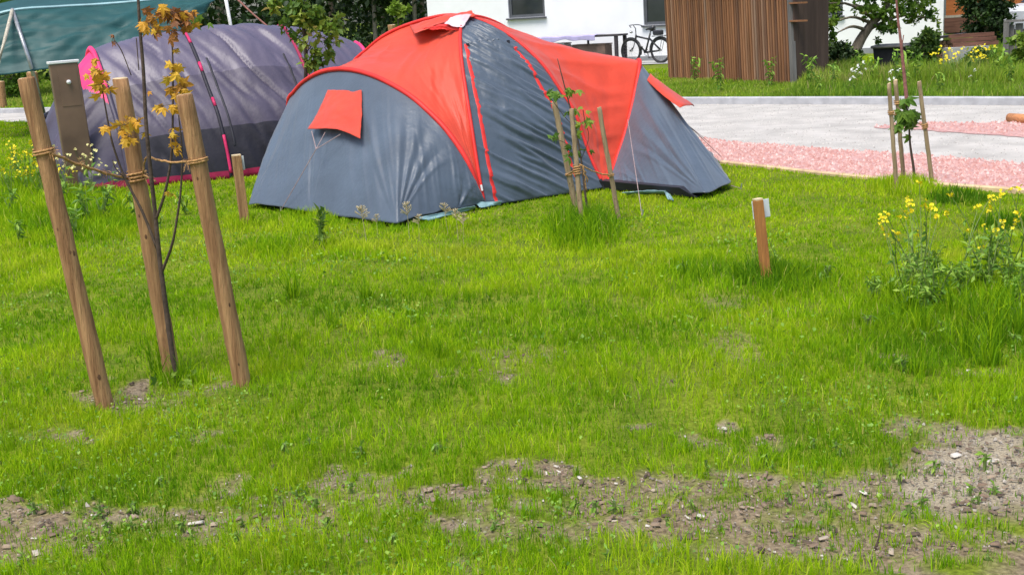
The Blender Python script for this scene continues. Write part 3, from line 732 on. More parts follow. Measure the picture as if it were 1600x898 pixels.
# red awning standing off the right end wall
h, w = PER.shape[:2]; uu = np.linspace(.43, .60, 14); vv = np.linspace(.13, .49, 16)
P = np.array([[PER[int(v * (h - 1)), int(u * (w - 1))] + nER[int(v * (h - 1)), int(u * (w - 1))] * (.015 + .14 * ((v - .13) / .36) ** 1.2) for u in uu] for v in vv])
cloth('window_awning', P, M_red, tent)
# guy lines and pegs
b = MB()
for a_, c_, Y in (((720, 252), (716, 334), 10.75), ((981, 187), (1003, 336), 11.6), ((1063, 184), (1128, 246), 11.9), ((1063, 186), (1110, 224), 11.7), ((1100, 272), (1062, 303), 10.9)):
    b = MB(); b.tube([PY(a_[0], a_[1], Y), G(c_[0], c_[1], .0)], .0035, 5); b.build('guy_line', M_cord, tent)
b = MB(); b.tube([E_, G(1156, 294, 0)], .004, 5); b.build('guy_line', M_cord, tent)
b = MB()
for px in ((438, 331), (716, 335), (1003, 337), (1157, 295), (622, 347)): g = G(*px); b = MB(); b.tube([g + np.array([0, 0, -.05]), g + np.array([.01, -.01, .05])], .006, 6); b.build('peg', M_steelpole, tent)
# groundsheet and inner tent as one block, its black painting shade under the hem, pale blue groundsheet tongues
foot = [A, C_, D_, A2, B2, E2, E_, F_, lerp(B, F_, .5), B]
cen = sum(foot) / len(foot); ring = [lerp(cen, p, .94) for p in foot]
b = MB(); vs = [p * np.array([1, 1, 0]) + np.array([0, 0, .012]) for p in ring] + [lerp(cen, p, .90) * np.array([1, 1, 0]) + np.array([0, 0, .09]) for p in ring]
k = len(ring); b.add(vs, [(i, (i + 1) % k, k + (i + 1) % k, k + i) for i in range(k)] + [tuple(range(k, 2 * k))]); b.build('inner_tent_shade', M_black, tent)
for pc in ([(742, 317), (784, 314), (782, 319), (752, 325)], [(650, 341), (742, 321), (744, 325), (670, 345)], [(972, 299), (1040, 298), (1046, 302), (980, 303)], [(1038, 299), (1048, 304), (1054, 314), (1043, 311)]):
    P, n = sheetgrid([G(pc[0][0], pc[0][1], .06), G(pc[1][0], pc[1][1], .06), G(pc[2][0], pc[2][1], .025), G(pc[3][0], pc[3][1], .025)], 20, 8, .03, pc[0][0])
    cloth('groundsheet', P, M_blue, tent)

# ------------------------------------------------------------------ purple tunnel tent
M_pinkd = mat('piping_pink', (.50, .02, .10), .5, .2, 5)
T1 = PY(283, 49, 15.3); F1 = G(362, 279)
fm = (F1 - T1) * np.array([1, 1, 0]); w1 = np.linalg.norm(fm); fm /= w1; ax = np.array([-fm[1], fm[0], 0]);
if ax[0] < 0: ax = -ax
tun = thing('tunnel_tent', T1 * np.array([1, 1, 0]), 'purple grey tunnel tent with pink hoop piping and a pink end hood', 'tent')
tops = [PP(x, y, T1, fm) for x, y in ((143, 78), (283, 49), (437, 41), (556, 68))]
prof = catmull([np.array(p) for p in ((1, 0, 0), (.94, .2, 0), (.82, .42, 0), (.62, .60, 0), (.40, .80, 0), (.17, .955, 0), (0, 1, 0))], 40)
prof = np.vstack([prof, (prof * np.array([-1, 1, 1]))[-2::-1]])
def hoop(i, w): t = tops[i]; return np.array([t * np.array([1, 1, 0]) + fm * w * x + np.array([0, 0, 1]) * t[2] * z for x, z, _ in prof])
HW = [w1 * .80, w1, w1 * 1.02, w1 * .80]; HO = [hoop(i, w) for i, w in enumerate(HW)]
zf = resample(HO[1], 79)[:, 2] / tops[1][2]
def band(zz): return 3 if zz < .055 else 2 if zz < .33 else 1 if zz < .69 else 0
def bay(i, j, name, wr, seed, sag=-.05):
    nu, nv = 100, 60; P, n = loft(HO[i], HO[j], nu, nv, sag, wr, 10, 1.6, seed, 5, side=None, wr2=.022, edge=.5)
    zc = P[..., 2] / np.maximum(.1, (1 - np.linspace(0, 1, nv)[:, None]) * tops[i][2] + np.linspace(0, 1, nv)[:, None] * tops[j][2])
    b = MB(); b.grid(P, mifun=lambda a, c: band(float(resz[c])))
    return P, n, b
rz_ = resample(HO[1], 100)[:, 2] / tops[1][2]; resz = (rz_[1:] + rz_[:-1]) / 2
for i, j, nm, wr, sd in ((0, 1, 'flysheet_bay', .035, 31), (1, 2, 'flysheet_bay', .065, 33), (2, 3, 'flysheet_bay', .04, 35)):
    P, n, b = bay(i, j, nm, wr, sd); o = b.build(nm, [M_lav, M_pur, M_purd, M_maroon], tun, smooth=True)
    s_ = o.modifiers.new('thick', 'SOLIDIFY'); s_.thickness = .004
for i, r in ((0, .03), (1, .022), (2, .022), (3, .026)):
    b = MB(); b.tube(HO[i] * 1.0 + np.array([0, 0, .01]), r, 8); b.build('hoop_sleeve', M_pink if i == 3 else M_maroon if i == 2 else M_purd if i else M_pur, tun, smooth=True)
b = MB()
for f0, f1 in ((.04, .24), (.40, .46), (.60, .65), (.78, .98)):
    b = MB()
    seg = HO[1][int(39 * f0):int(39 * f1) + 1]
    b.tube(seg + fm * .012 + np.array([0, 0, .012]), .019, 8); b.build('hoop_binding', M_pinkd, tun, smooth=True)
b = MB(); b.tube(HO[0][22:62] - ax * .01 + np.array([0, 0, .015]), .032, 8); b.build('hoop_binding', M_pink, tun, smooth=True)
# end walls
def tunnel_end(i, sgn, dist, pink, seed):
    h0 = resample(HO[i], 120); g = tops[i] * np.array([1, 1, 0]); th = np.linspace(0, PI, 120)
    basec = np.array([g + fm * HW[i] * 1.04 * math.cos(t) + ax * sgn * dist * math.sin(t) ** .6 for t in th])
    v = np.linspace(0, 1, 80)[:, None, None]; P = h0[None] * (1 - v) + basec[None] * v
    P = P + (ax * sgn) * (.22 * np.sin(PI * v))
    n = normals(P); w = folds(120, 80, 12, 1, seed) * .06 * np.sin(PI * v[..., 0]) ** .6; P = P + n * w[..., None]
    b = MB()
    def mf(a, c):
        if a / 79 < .25 - abs(c / 119 - .47) * 1.15 and pink: return 4
        z = P[a, c, 2] / tops[i][2]
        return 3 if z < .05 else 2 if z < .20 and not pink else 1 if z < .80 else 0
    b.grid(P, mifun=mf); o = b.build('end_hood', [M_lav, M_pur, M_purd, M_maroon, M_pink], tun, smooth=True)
    o.modifiers.new('thick', 'SOLIDIFY').thickness = .004
tunnel_end(0, -1, .75, True, 41); tunnel_end(3, 1, .8, False, 43)
# door fold lines and vent tab
b = MB(); Pm, nm_, _ = bay(1, 2, '', .065, 33)
for t, s in ((.10, 1), (.86, 1)):
    b = MB()
    j = int(t * 59); k0, k1 = 8, 36; ribbon(b, Pm[j, k0:k1], (nm_[j, k0:k1] if np.dot(nm_[j, 20], fm) > 0 else -nm_[j, k0:k1]), .026, .012)
    b.build('door_zip', M_black, tun, smooth=True)
b = MB(); b.tube([PY(80, 176, 14.9), PY(72, 180, 14.8), G(46, 200, .6) * 0 + PY(66, 184, 14.6)], .03, 6); b.build('guy_line', M_black, tun)
b = MB(); b.tube([PY(118, 214, 14.3), G(82, 240)], .02, 6); b.build('guy_line', M_black, tun)

# ------------------------------------------------------------------ stakes, twine and saplings
def stake(base, top, wpx, label, group, m, dy=0.0, nm='wooden_stake', wob=.004, seed=0, endm=None):
    g = G(*base); r = wpx / 2 * g[1] / FPX; t = PY(top[0], top[1], g[1] + dy); rr = random.Random(seed)
    L = np.linalg.norm(t - g); axd = (t - g) / L
    k = 22; pts = []; rad = []
    for i in range(k):
        f = i / (k - 1); p = g + axd * (-.12 + (L + .12) * f)
        p = p + np.array([rr.uniform(-1, 1), rr.uniform(-1, 1), 0]) * wob * .5; pts.append(p); rad.append(r * (1.06 - .10 * f) * rr.uniform(.975, 1.025))
    pts += [t + axd * r * .12, t + axd * r * .20]; rad += [r * .88, r * .70]
    b = MB(); b.tube(pts, rad, 18); 
    nf = len(b.f)
    b.mi[-1] = 1
    for q in range(18 * (k - 1 + 1), nf): b.mi[q] = 1
    # a few dark knots pressed into the wood, with the pith-coloured ring
    for q in range(5):
        f = rr.uniform(.06, .9); p = g + axd * L * f; a = rr.uniform(-2.6, -.5); ra = r * (1.06 - .10 * f)
        d = np.array([math.cos(a), math.sin(a), 0]); s = np.cross(axd, d); c = p + d * ra * .985; vs = [c + d * ra * .035]; sz = r * rr.uniform(.12, .26)
        for e in range(9): an = 2 * PI * e / 9; vs.append(c + s * sz * math.cos(an) * .8 - d * ra * .02 * abs(math.cos(an)) + axd * sz * 1.5 * math.sin(an))
        b.add(vs, [(0, 1 + e, 1 + (e + 1) % 9) for e in range(9)], mi=2)
    o = b.build(nm, [m, endm or M_woodend, M_knot], None, smooth=True, org=g)
    for p in o.data.polygons:
        if p.material_index == 1: p.use_smooth = False
    tag(o, label, 'stake', group); o['axis'] = 0
    del o['axis']
    return dict(o=o, g=g, t=t, ax=axd, r=r, L=L)
def at_px(s, py):
    f = np.linspace(0, 1, 200); P = s['g'] + (s['t'] - s['g']) * f[:, None]; x, y, _ = proj(P); return P[np.argmin(np.abs(y - py))]
def coil(mb, s, py, turns, pitch, r, loose=1.0, seed=0, slope=0.0):
    rr = random.Random(seed); c = at_px(s, py); u = np.cross(s['ax'], [0, 1, 0]); u /= np.linalg.norm(u); v = np.cross(s['ax'], u)
    pts = []
    n = int(turns * 18)
    for i in range(n + 1):
        a = 2 * PI * i / 18; R_ = s['r'] * loose + r * .8 + rr.uniform(0, .002)
        pts.append(c + (u * math.cos(a) + v * math.sin(a)) * R_ + s['ax'] * (pitch * (i / 18 - turns / 2) + slope * math.cos(a)))
    m_ = MB(); m_.tube(pts, r, 6); m_.build('coil', M_twine, mb, smooth=True)
def strand(mb, p, q, sag, r, seed=0, n=14, fuzz=.003):
    rr = random.Random(seed); pts = []
    for i in range(n):
        t = i / (n - 1); x = lerp(p, q, t); x = x + np.array([rr.uniform(-1, 1) * fuzz, rr.uniform(-1, 1) * fuzz, -sag * 4 * t * (1 - t) + rr.uniform(-1, 1) * fuzz]); pts.append(x)
    m_ = MB(); m_.tube(pts, r, 6); m_.build('strand', M_twine, mb, smooth=True)
def fuzzy(mb, centre, n, L, rad, seed):
    rr = random.Random(seed)
    for i in range(n):
        d = np.array([rr.gauss(0, 1), rr.gauss(0, 1), rr.gauss(0, 1) - .3]); d /= np.linalg.norm(d); s = np.asarray(centre) + d * rr.uniform(0, rad)
        mb.tube([s, s + d * L * .5, s + d * L + np.array([0, 0, -L * .3])], .0009, 3)

gL = 'thick stakes round the withered sapling'
sL1 = stake((164, 632), (41, 124), 27.5, 'thick round stake leaning left, the nearest and leftmost of the withered sapling', gL, M_wood, 0.0, seed=1)
sL2 = stake((269, 586), (188, 124), 25.5, 'thick round stake right behind the withered sapling stem, middle of its three stakes', gL, M_wood, .05, seed=2)
sL3 = stake((381, 608), (288, 150), 27.5, 'thick round stake right of the withered sapling, yellow leaves hanging over its top', gL, M_wood, 0.0, seed=3)
tie = thing('twine_tie', (sL1['g'] + sL2['g'] + sL3['g']) / 3, 'brown coir twine tying the withered sapling to its three thick stakes', 'twine')
coil(tie, sL1, 236, 2.0, .012, .0055, 1.0, 1); coil(tie, sL2, 276, 3.0, .017, .0055, 1.0, 2); coil(tie, sL3, 252, 1.6, .010, .0055, 1.0, 3)
b = MB(); fr = np.array([0, -.05, 0]); p1 = at_px(sL1, 238) + np.array([sL1['r'], -.02, 0]); p2 = at_px(sL2, 277) + np.array([-sL2['r'], -.03, 0]); p2r = at_px(sL2, 272) + np.array([sL2['r'], -.03, .0]); p3 = at_px(sL3, 250) + np.array([-sL3['r'], -.03, 0])
strand(tie, p1, p2, .012, .0065, 4); strand(tie, p2r, PY(243, 284, sL2['g'][1] - .06), .0, .005, 6); strand(tie, PY(230, 245, sL2['g'][1] - .05), p3, .01, .0055, 5); strand(tie, p2r, PY(228, 246, sL2['g'][1] - .05), -.01, .005, 7)
b = MB(); fuzzy(b, p1, 30, .03, .02, 1); fuzzy(b, p2, 30, .03, .03, 2); fuzzy(b, p2r, 25, .03, .03, 3); fuzzy(b, p3, 20, .03, .02, 4); fuzzy(b, lerp(p1, p2, .35), 14, .025, .01, 5); fuzzy(b, lerp(p1, p2, .7), 14, .025, .01, 6); b.build('fringe', M_twine, tie)

def maple(mb, pos, d, nrm, size, tint, curl=.5, lob=5):
    d = np.asarray(d, float); d /= np.linalg.norm(d); nrm = np.asarray(nrm, float); nrm = nrm - d * np.dot(d, nrm); nrm /= np.linalg.norm(nrm) + 1e-9; s = np.cross(d, nrm)
    out = [(0, 0)]
    for a, r in ((-150, .30), (-112, .52), (-92, .34), (-58, .82), (-30, .42), (-14, .72), (0, 1.0), (14, .72), (30, .42), (58, .82), (92, .34), (112, .52), (150, .30)):
        out.append((r * math.sin(math.radians(a)), .22 + r * .8 * math.cos(math.radians(a))))
    vs = []
    for x, y in [(0, .25)] + out[1:]:
        z = -curl * (x * x * .7 + max(0, y - .25) ** 2 * .6) ; vs.append(np.asarray(pos) + (s * x + d * y + nrm * z) * size)
    k = len(vs) - 1
    mb.add(vs, [(0, 1 + i, 1 + (i + 1) % k) for i in range(k)], tint)
def leaf_cluster(mb, c, n, spread, size, seed, tr=(0, 1), droop=1.0, stems=None, curl=.7):
    rr = random.Random(seed)
    for i in range(n):
        p = np.asarray(c) + np.array([rr.gauss(0, 1) * spread[0], rr.gauss(0, 1) * spread[0], rr.gauss(0, 1) * spread[1]])
        d = np.array([rr.gauss(0, .6), rr.gauss(0, .6), -droop + rr.gauss(0, .4)]); nr = np.array([rr.gauss(0, .6), -1 + rr.gauss(0, .6), .5 + rr.gauss(0, .5)])
        maple(mb, p, d, nr, size * rr.uniform(.6, 1.2), rr.uniform(*tr), rr.uniform(.4, 2.4) * curl)
        if stems is not None: stems.tube([c, lerp(c, p, .6), p], .0012, 3)

SY = G(277, 596)[1] - .02
def pxl(pts, Y): return [PY(x, y, Y + dy) for x, y, dy in pts]
sap = thing('withered_sapling', G(277, 598), 'withered young maple with drooping yellow and brown leaves between three thick stakes', 'sapling')
tr = pxl([(279, 604, 0), (268, 545, 0), (258, 470, 0), (249, 400, 0), (242, 330, 0), (234, 255, -.01), (228, 190, -.01), (224, 110, 0), (219, 50, 0), (216, 0, 0), (213, -50, 0)], SY - .03)
b = MB(); tc = catmull(tr, 50); b.tube(tc, np.linspace(.014, .006, 50), 8); b.build('trunk', M_bark, sap, smooth=True)
brs = [[(247, 392, 0), (222, 330, .02), (196, 280, .03), (176, 225, .03), (166, 175, .02), (158, 128, .02)], [(253, 425, 0), (268, 385, -.04), (276, 345, -.06), (283, 290, -.06), (284, 230, -.05), (279, 180, -.05)], [(243, 345, 0), (258, 300, -.03), (268, 240, -.04), (270, 170, -.04), (270, 100, -.03), (268, 48, -.02)],
       [(196, 280, .03), (180, 262, .0), (176, 250, 0)], [(205, 118, -.01), (190, 80, -.02), (178, 62, -.02)], [(217, 110, -.01), (213, 60, 0)]]
b = MB()
for p in brs: c = catmull(pxl(p, SY - .03), 24); b.tube(c, np.linspace(.0075, .003, 24) if len(p) > 4 else .0025, 6)
b.build('branch', M_bark, sap, smooth=True)
lv = MB(); st = MB()
for (px, py, n, sx, sz, size, t0, t1) in ((262, 22, 16, .050, .028, .075, .05, .62), (285, 36, 9, .035, .03, .075, .05, .6), (233, 38, 8, .03, .02, .07, .3, .8), (262, 48, 6, .03, .02, .06, 0, .3), (150, 112, 9, .018, .03, .075, .5, .9), (158, 132, 7, .028, .02, .065, .45, .85),
     (193, 196, 9, .035, .02, .075, .5, .9), (200, 214, 7, .025, .02, .07, .5, .9), (272, 112, 9, .020, .025, .075, .6, 1), (277, 140, 7, .018, .03, .08, .3, .8), (254, 165, 4, .015, .015, .06, .6, .9), (283, 168, 6, .02, .02, .07, .45, .85), (270, 210, 6, .02, .03, .065, .5, .9), (216, 190, 3, .01, .02, .05, .5, .8),
     (266, 303, 2, .01, .005, .05, .8, .95), (177, 58, 2, .006, .01, .04, 0, .2), (232, 145, 1, .005, .005, .04, .3, .5), (278, 76, 2, .01, .01, .045, .6, .9), (275, 240, 3, .012, .02, .05, .4, .8), (222, 42, 3, .008, .02, .06, .5, .7), (304, 30, 4, .015, .02, .06, .2, .6)):
    leaf_cluster(lv, PY(px, py, SY - .04 - .05 * (px > 240)), int(n * 1.5), (sx, sz), size * .66, px * 7 + py, (t0, t1), 1.0, st)
lv.build('leaves', M_autumn, sap); st.build('leaf_stalks', M_bark, sap)
b = MB(); leaf_cluster(b, PY(314, 34, SY), 4, (.012, .015), .05, 5, (.6, .95), .8); leaf_cluster(b, PY(278, 590, SY - .08), 8, (.05, .012), .05, 6, (.3, .9), -.2); b.build('green_leaves', M_leaf, sap)

gM = 'thin stakes in front of the red tent'
sM1 = stake((900, 325), (866, 160), 9.5, 'thin weathered stake leaning left, leftmost of three before the red tent door', gM, M_woodg, 0, seed=11)
sM2 = stake((910, 356), (893, 171), 8, 'thin weathered stake nearest the camera, middle of three before the red tent door', gM, M_woodg, .1, seed=12)
sM3 = stake((967, 344), (936, 169), 7.5, 'thin weathered stake standing apart, rightmost of three before the red tent door', gM, M_woodg, 0, seed=13)
tie = thing('twine_tie', sM2['g'], 'pale twine knotted round the three thin stakes before the red tent', 'twine')
coil(tie, sM2, 265, 4, .018, .006, 1.15, 4); coil(tie, sM1, 272, 1.5, .012, .005, 1.0, 5); coil(tie, sM3, 274, 1.5, .01, .005, 1.0, 6)
b = MB(); q2 = at_px(sM2, 262); q1 = at_px(sM1, 272); q3 = at_px(sM3, 273)
strand(tie, q1 + np.array([-.03, -.02, -.01]), q2 + np.array([0, -.03, -.01]), .0, .006, 8); strand(tie, q2 + np.array([.02, -.03, .03]), q3 + np.array([0, -.03, 0]), .02, .006, 9); strand(tie, q2 + np.array([.05, -.02, .01]), PY(915, 300, q2[1]), -.01, .006, 10, 9, .012); strand(tie, q2 + np.array([.05, -.02, .0]), PY(919, 283, q2[1]), -.01, .005, 11, 8, .01)
sp = thing('young_sapling', G(918, 338), 'spindly young maple with sparse green leaves among the thin stakes', 'sapling')
Yc = G(918, 338)[1]
b = MB(); c = catmull(pxl([(919, 340, 0), (914, 300, 0), (908, 250, 0), (899, 200, 0), (886, 150, 0), (877, 115, 0), (871, 92, 0)], Yc), 30); b.tube(c, np.linspace(.011, .003, 30), 7); b.build('trunk', M_bark, sp, smooth=True)
b = MB(); 
for p in ([(908, 250, 0), (920, 215, 0), (914, 190, 0), (911, 172, 0)], [(899, 200, 0), (880, 180, 0), (858, 150, 0)], [(886, 150, 0), (892, 143, 0)], [(904, 235, 0), (880, 222, 0), (858, 214, 0)]): b.tube(catmull(pxl(p, Yc), 12), .003, 5)
b.build('branch', M_bark, sp)
b = MB()
for px, py, n, t in ((856, 146, 4, .5), (862, 150, 2, .6), (893, 140, 6, .8), (885, 148, 3, .8), (912, 171, 4, .95), (914, 190, 6, .85), (908, 196, 2, .9), (858, 215, 3, .55), (893, 228, 3, .4), (906, 235, 4, .45), (890, 243, 3, .5), (882, 176, 2, .6), (905, 205, 2, .9)):
    leaf_cluster(b, PY(px, py, Yc), n, (.03, .012), .066, px, (t - .15, min(1, t + .1)), .45)
b.build('leaves', M_leaf, sp)

gR = 'thin stakes beside the red gravel'
sR1 = stake((1401, 297), (1389, 131), 6.5, 'thin weathered stake on the lawn edge, leftmost of three by the red gravel', gR, M_woodg, 0, seed=21)
sR2 = stake((1412, 281), (1399, 126), 6.5, 'thin weathered stake just behind another, middle of three by the red gravel', gR, M_woodg, 0, seed=22)
sR3 = stake((1457, 288), (1436, 128), 6.5, 'thin weathered stake leaning left alone, rightmost of three by the red gravel', gR, M_woodg, 0, seed=23)
tie = thing('twine_tie', sR2['g'], 'pale twine loops linking the three stakes by the red gravel', 'twine')
coil(tie, sR1, 176, 2, .015, .006, 1.0, 4); coil(tie, sR2, 160, 2, .015, .006, 1.0, 5); coil(tie, sR2, 178, 2, .015, .006, 1.0, 7); coil(tie, sR3, 196, 3, .015, .006, 1.0, 6)
b = MB(); strand(tie, at_px(sR1, 178), at_px(sR2, 178), .01, .006, 3); strand(tie, at_px(sR2, 178), PY(1420, 183, sR2['g'][1]), .01, .005, 3); strand(tie, PY(1424, 182, sR2['g'][1]), at_px(sR3, 196), .02, .005, 4)
sp = thing('young_sapling', G(1430, 286), 'small young tree with one tuft of dark green leaves between thin stakes by the gravel', 'sapling'); Yr = G(1430, 286)[1]
b = MB(); b.tube(catmull(pxl([(1430, 290, 0), (1427, 260, 0), (1422, 225, 0), (1420, 190, 0), (1416, 160, 0)], Yr), 24), np.linspace(.014, .006, 24), 7); b.build('trunk', M_bark, sp, smooth=True)
b = MB(); 
for px, py in ((1416, 160), (1410, 175), (1425, 176), (1414, 190), (1430, 186), (1419, 200), (1405, 186)): leaf_cluster(b, PY(px, py, Yr), 6, (.035, .035), .10, px, (.2, .7), .6)
b.build('leaves', M_leaf, sp)
sp = thing('bare_whip', G(1418, 168), 'tall bare reddish sapling stem rising behind the stakes by the gravel', 'sapling'); Yw = G(1418, 168)[1]
b = MB(); b.tube(catmull(pxl([(1418, 170, 0), (1413, 120, 0), (1408, 70, 0), (1402, 20, 0), (1399, -30, 0)], Yw), 24), np.linspace(.030, .012, 24), 7); b.build('trunk', M_barkred, sp, smooth=True)
b = MB(); b.tube(pxl([(1409, 75, 0), (1412, 55, 0)], Yw), .008, 5); b.tube(pxl([(1406, 50, 0), (1402, 38, 0)], Yw), .008, 5); b.build('branch', M_barkred, sp)

# square marker posts with a blank plate
def marker(base, top, wpx, plate, label, m, side):
    g = G(*base); r = wpx / 2 * g[1] / FPX; t = PY(top[0], top[1], g[1])
    root = thing('marker_post', g, label, 'post', None); d = (t - g); L = np.linalg.norm(d); d /= L
    u = np.array([1, 0, 0]) - d * d[0]; u /= np.linalg.norm(u); v = np.cross(d, u)
    rz = math.radians(18); u, v = u * math.cos(rz) + v * math.sin(rz), -u * math.sin(rz) + v * math.cos(rz)
    b = MB(); b.box(g + d * (L / 2 - .1), (2 * r, 2 * r, L + .2), ax=(u, v, d)); o = b.build('post', m, root); bv = o.modifiers.new('b', 'BEVEL'); bv.width = .004; bv.segments = 2
    b = MB(); b.box(t + d * .003, (2 * r * .96, 2 * r * .96, .008), ax=(u, v, d)); b.build('post_top', M_woodend, root)
    x0, y0, x1, y1 = plate; Yp = g[1] + r * 1.15
    c = (PY((x0 + x1) / 2, (y0 + y1) / 2, Yp)); wv = (x1 - x0) / FPX * Yp; hv = (y1 - y0) / FPX * Yp
    pu = np.array([1, .10 * side, 0]); pu = pu - d * np.dot(pu, d); pu /= np.linalg.norm(pu)
    b = MB(); b.box(c, (wv, .006, hv), ax=(pu, np.cross(d, pu), d)); o = b.build('plate', M_plate, root); bv = o.modifiers.new('b', 'BEVEL'); bv.width = .002; bv.segments = 2
    return root
M_postor = mat('post_wood_orange', (.46, .20, .055), .75, .25, 6, .3, 20, col2=(.33, .13, .04), stretch=(6, 6, .8))
marker((1198, 441), (1184, 312), 13, (1175, 312, 1203, 341), 'square orange brown post with a small white plate in the open lawn', M_postor, 1)
marker((383, 350), (369, 243), 14, (366, 244, 382, 266), 'square tan marker post beside the left corner of the red tent', M_wood, -1)
g5 = 'far stakes at the left edge'
stake((55, 162), (50, 114), 17, 'tan stake far behind the nearest leaning stake under the green tarp', g5, M_wood, 0, seed=31)
stake((6, 168), (2, 128), 10, 'tan stake on the far lawn at the left picture edge', g5, M_wood, 0, seed=32)
stake((622, 120), (612, 40), 13, 'tan stake top showing behind the red tent roof', None, M_wood, 0, seed=33)
# ------------------------------------------------------------------ green tarp shelter
Yt = 22.6
ts = thing('tarp_shelter', G(40, 205), 'dark green tarp shelter held by slanted poles behind the purple tent', 'shelter')
top = catmull([PY(-60, 40, Yt - .2), PY(18, 17, Yt), PY(90, 11, Yt + .4), PY(160, 7, Yt + .8), PY(240, 0, Yt + 1.2), PY(350, -14, Yt + 1.8)], 40)
bot = catmull([PY(-60, 122, Yt - 1.0), PY(0, 118, Yt - .9), PY(60, 110, Yt - .8), PY(140, 100, Yt - .5), PY(220, 90, Yt - .2), PY(296, 44, Yt + .6)], 40)
P, n = loft(top, bot, 80, 40, .12, .05, 7, 1.2, 51, 2, side=(0, -1, 0), wr2=.12)
cloth('tarp', P, M_tarp, ts)
back = catmull([PY(-60, 20, Yt + 3), PY(60, -6, Yt + 3.2), PY(200, -14, Yt + 3.4), PY(350, -30, Yt + 3.6)], 40)
P, n = loft(top, back, 60, 20, -.1, .04, 7, 1.2, 53, 2, side=(0, 0, 1)); cloth('tarp', P, M_tarp, ts)
b = MB(); b.tube(top + np.array([0, -.03, 0]), .030, 6); b.build('tarp_hem', M_tarpedge, ts)
b = MB(); b.tube([PY(19, 15, Yt - .1), PY(46, 95, Yt - .9), G(77, 207)], .035, 8); b.build('pole', M_steelpole, ts, smooth=True)
b = MB(); b.tube([PY(19, 17, Yt - .15), PY(8, 60, Yt - .9), PY(-4, 104, Yt - 1.3), G(-40, 204)], .032, 8); b.build('pole', M_palepost, ts, smooth=True)
b = MB(); b.tube([PY(350, -16, Yt + 1.7), PY(361, 44, Yt + 1.7), PY(372, 110, Yt + 1.7), G(380, 176)], .035, 8); b.build('pole', M_cablid, ts, smooth=True)
b = MB(); b.tube([PY(361, -10, Yt + 1.6), PY(395, 22, Yt + 1.2), PY(428, 50, Yt + .6), G(480, 192)], .018, 6); b.build('guy_rope', M_barkred, ts, smooth=True)

# steel service pillar beside the purple tent
g = G(130, 299); uc = thing('service_pillar', g, 'brown steel service pillar with a pale cap in front of the purple tent', 'pillar')
d = PY(98, 97, g[1]) - g; Hh = np.linalg.norm(d); d /= Hh; u = np.array([.90, .42, 0]); u -= d * np.dot(u, d); u /= np.linalg.norm(u); v = np.cross(d, u)
b = MB(); b.box(g + d * (Hh / 2 - .05), (.30, .16, Hh + .06), ax=(u, v, d)); o = b.build('body', M_cab, uc); o.modifiers.new('b', 'BEVEL').width = .008
b = MB(); b.box(g + d * (Hh + .0) , (.325, .185, .03), ax=(u, v, d)); o = b.build('cap', M_cablid, uc); o.modifiers.new('b', 'BEVEL').width = .005
b = MB(); b.box(g + d * (Hh - .28) + u * .02 - v * .082, (.20, .006, .40), ax=(u, v, d)); b.build('hatch', M_cab, uc)
b = MB(); b.tube([g + d * (Hh - .22) + u * .02 - v * .08, g + d * (Hh - .22) + u * .02 - v * .115], .024, 10); b.build('lock', M_cablid, uc, smooth=True)

# ------------------------------------------------------------------ the white house
HL = np.array([-2.2, 40.4, 0]); HR = np.array([11.75, 32.6, 0]); hu = HR - HL; HWID = np.linalg.norm(hu); hu /= HWID; hn = np.array([hu[1], -hu[0], 0])   # hn faces the lawn
if hn[1] > 0: hn = -hn
house = thing('white_house', (HL + HR) / 2, 'white plastered house with dark framed windows beyond the road', 'house')
Z = np.array([0, 0, 1.])
def on_house(px, py): p = PP(px, py, HL, hn); return np.dot(p - HL, hu), p[2]
wins = []
for (x0, x1, yb) in ((795, 852, 29), (1006, 1063, 40)):
    a_, zb = on_house(x0, yb); b_, _ = on_house(x1, yb); wins.append((a_, b_, zb, zb + 1.35))
wins.append((wins[1][1] + 3.6, wins[1][1] + 4.7, wins[1][2], wins[1][3]))
# wall sheet with real openings: cells between the sorted window edges
b = MB(); ux = sorted({0, HWID, *[w[0] for w in wins], *[w[1] for w in wins]}); uz = sorted({-.2, .42, 5.4, *[w[2] for w in wins], *[w[3] for w in wins]})
for i in range(len(ux) - 1):
    for j in range(len(uz) - 1):
        cu, cz = (ux[i] + ux[i + 1]) / 2, (uz[j] + uz[j + 1]) / 2
        if any(w[0] < cu < w[1] and w[2] < cz < w[3] for w in wins): continue
        b.add([HL + hu * ux[i] + Z * uz[j], HL + hu * ux[i + 1] + Z * uz[j], HL + hu * ux[i + 1] + Z * uz[j + 1], HL + hu * ux[i] + Z * uz[j + 1]], [(0, 1, 2, 3)])
for w in wins:   # reveals
    c = [HL + hu * w[0] + Z * w[2], HL + hu * w[1] + Z * w[2], HL + hu * w[1] + Z * w[3], HL + hu * w[0] + Z * w[3]]
    for q in range(4): p0, p1 = c[q], c[(q + 1) % 4]; b.add([p0, p1, p1 - hn * .16, p0 - hn * .16], [(0, 1, 2, 3)])
DEP = 8.5; bk_ = np.array([.325, .946, 0])   # the gable wall runs away from the lawn
for p0 in (HL, HR): b.add([p0 - Z * .2, p0 + bk_ * DEP - Z * .2, p0 + bk_ * DEP + Z * 5.4, p0 + bk_ * DEP / 2 + Z * 7.9, p0 + Z * 5.4], [(0, 1, 2, 3, 4)])
b.add([HL + bk_ * DEP - Z * .2, HR + bk_ * DEP - Z * .2, HR + bk_ * DEP + Z * 5.4, HL + bk_ * DEP + Z * 5.4], [(0, 1, 2, 3)])
b.build('wall', M_plaster, house)
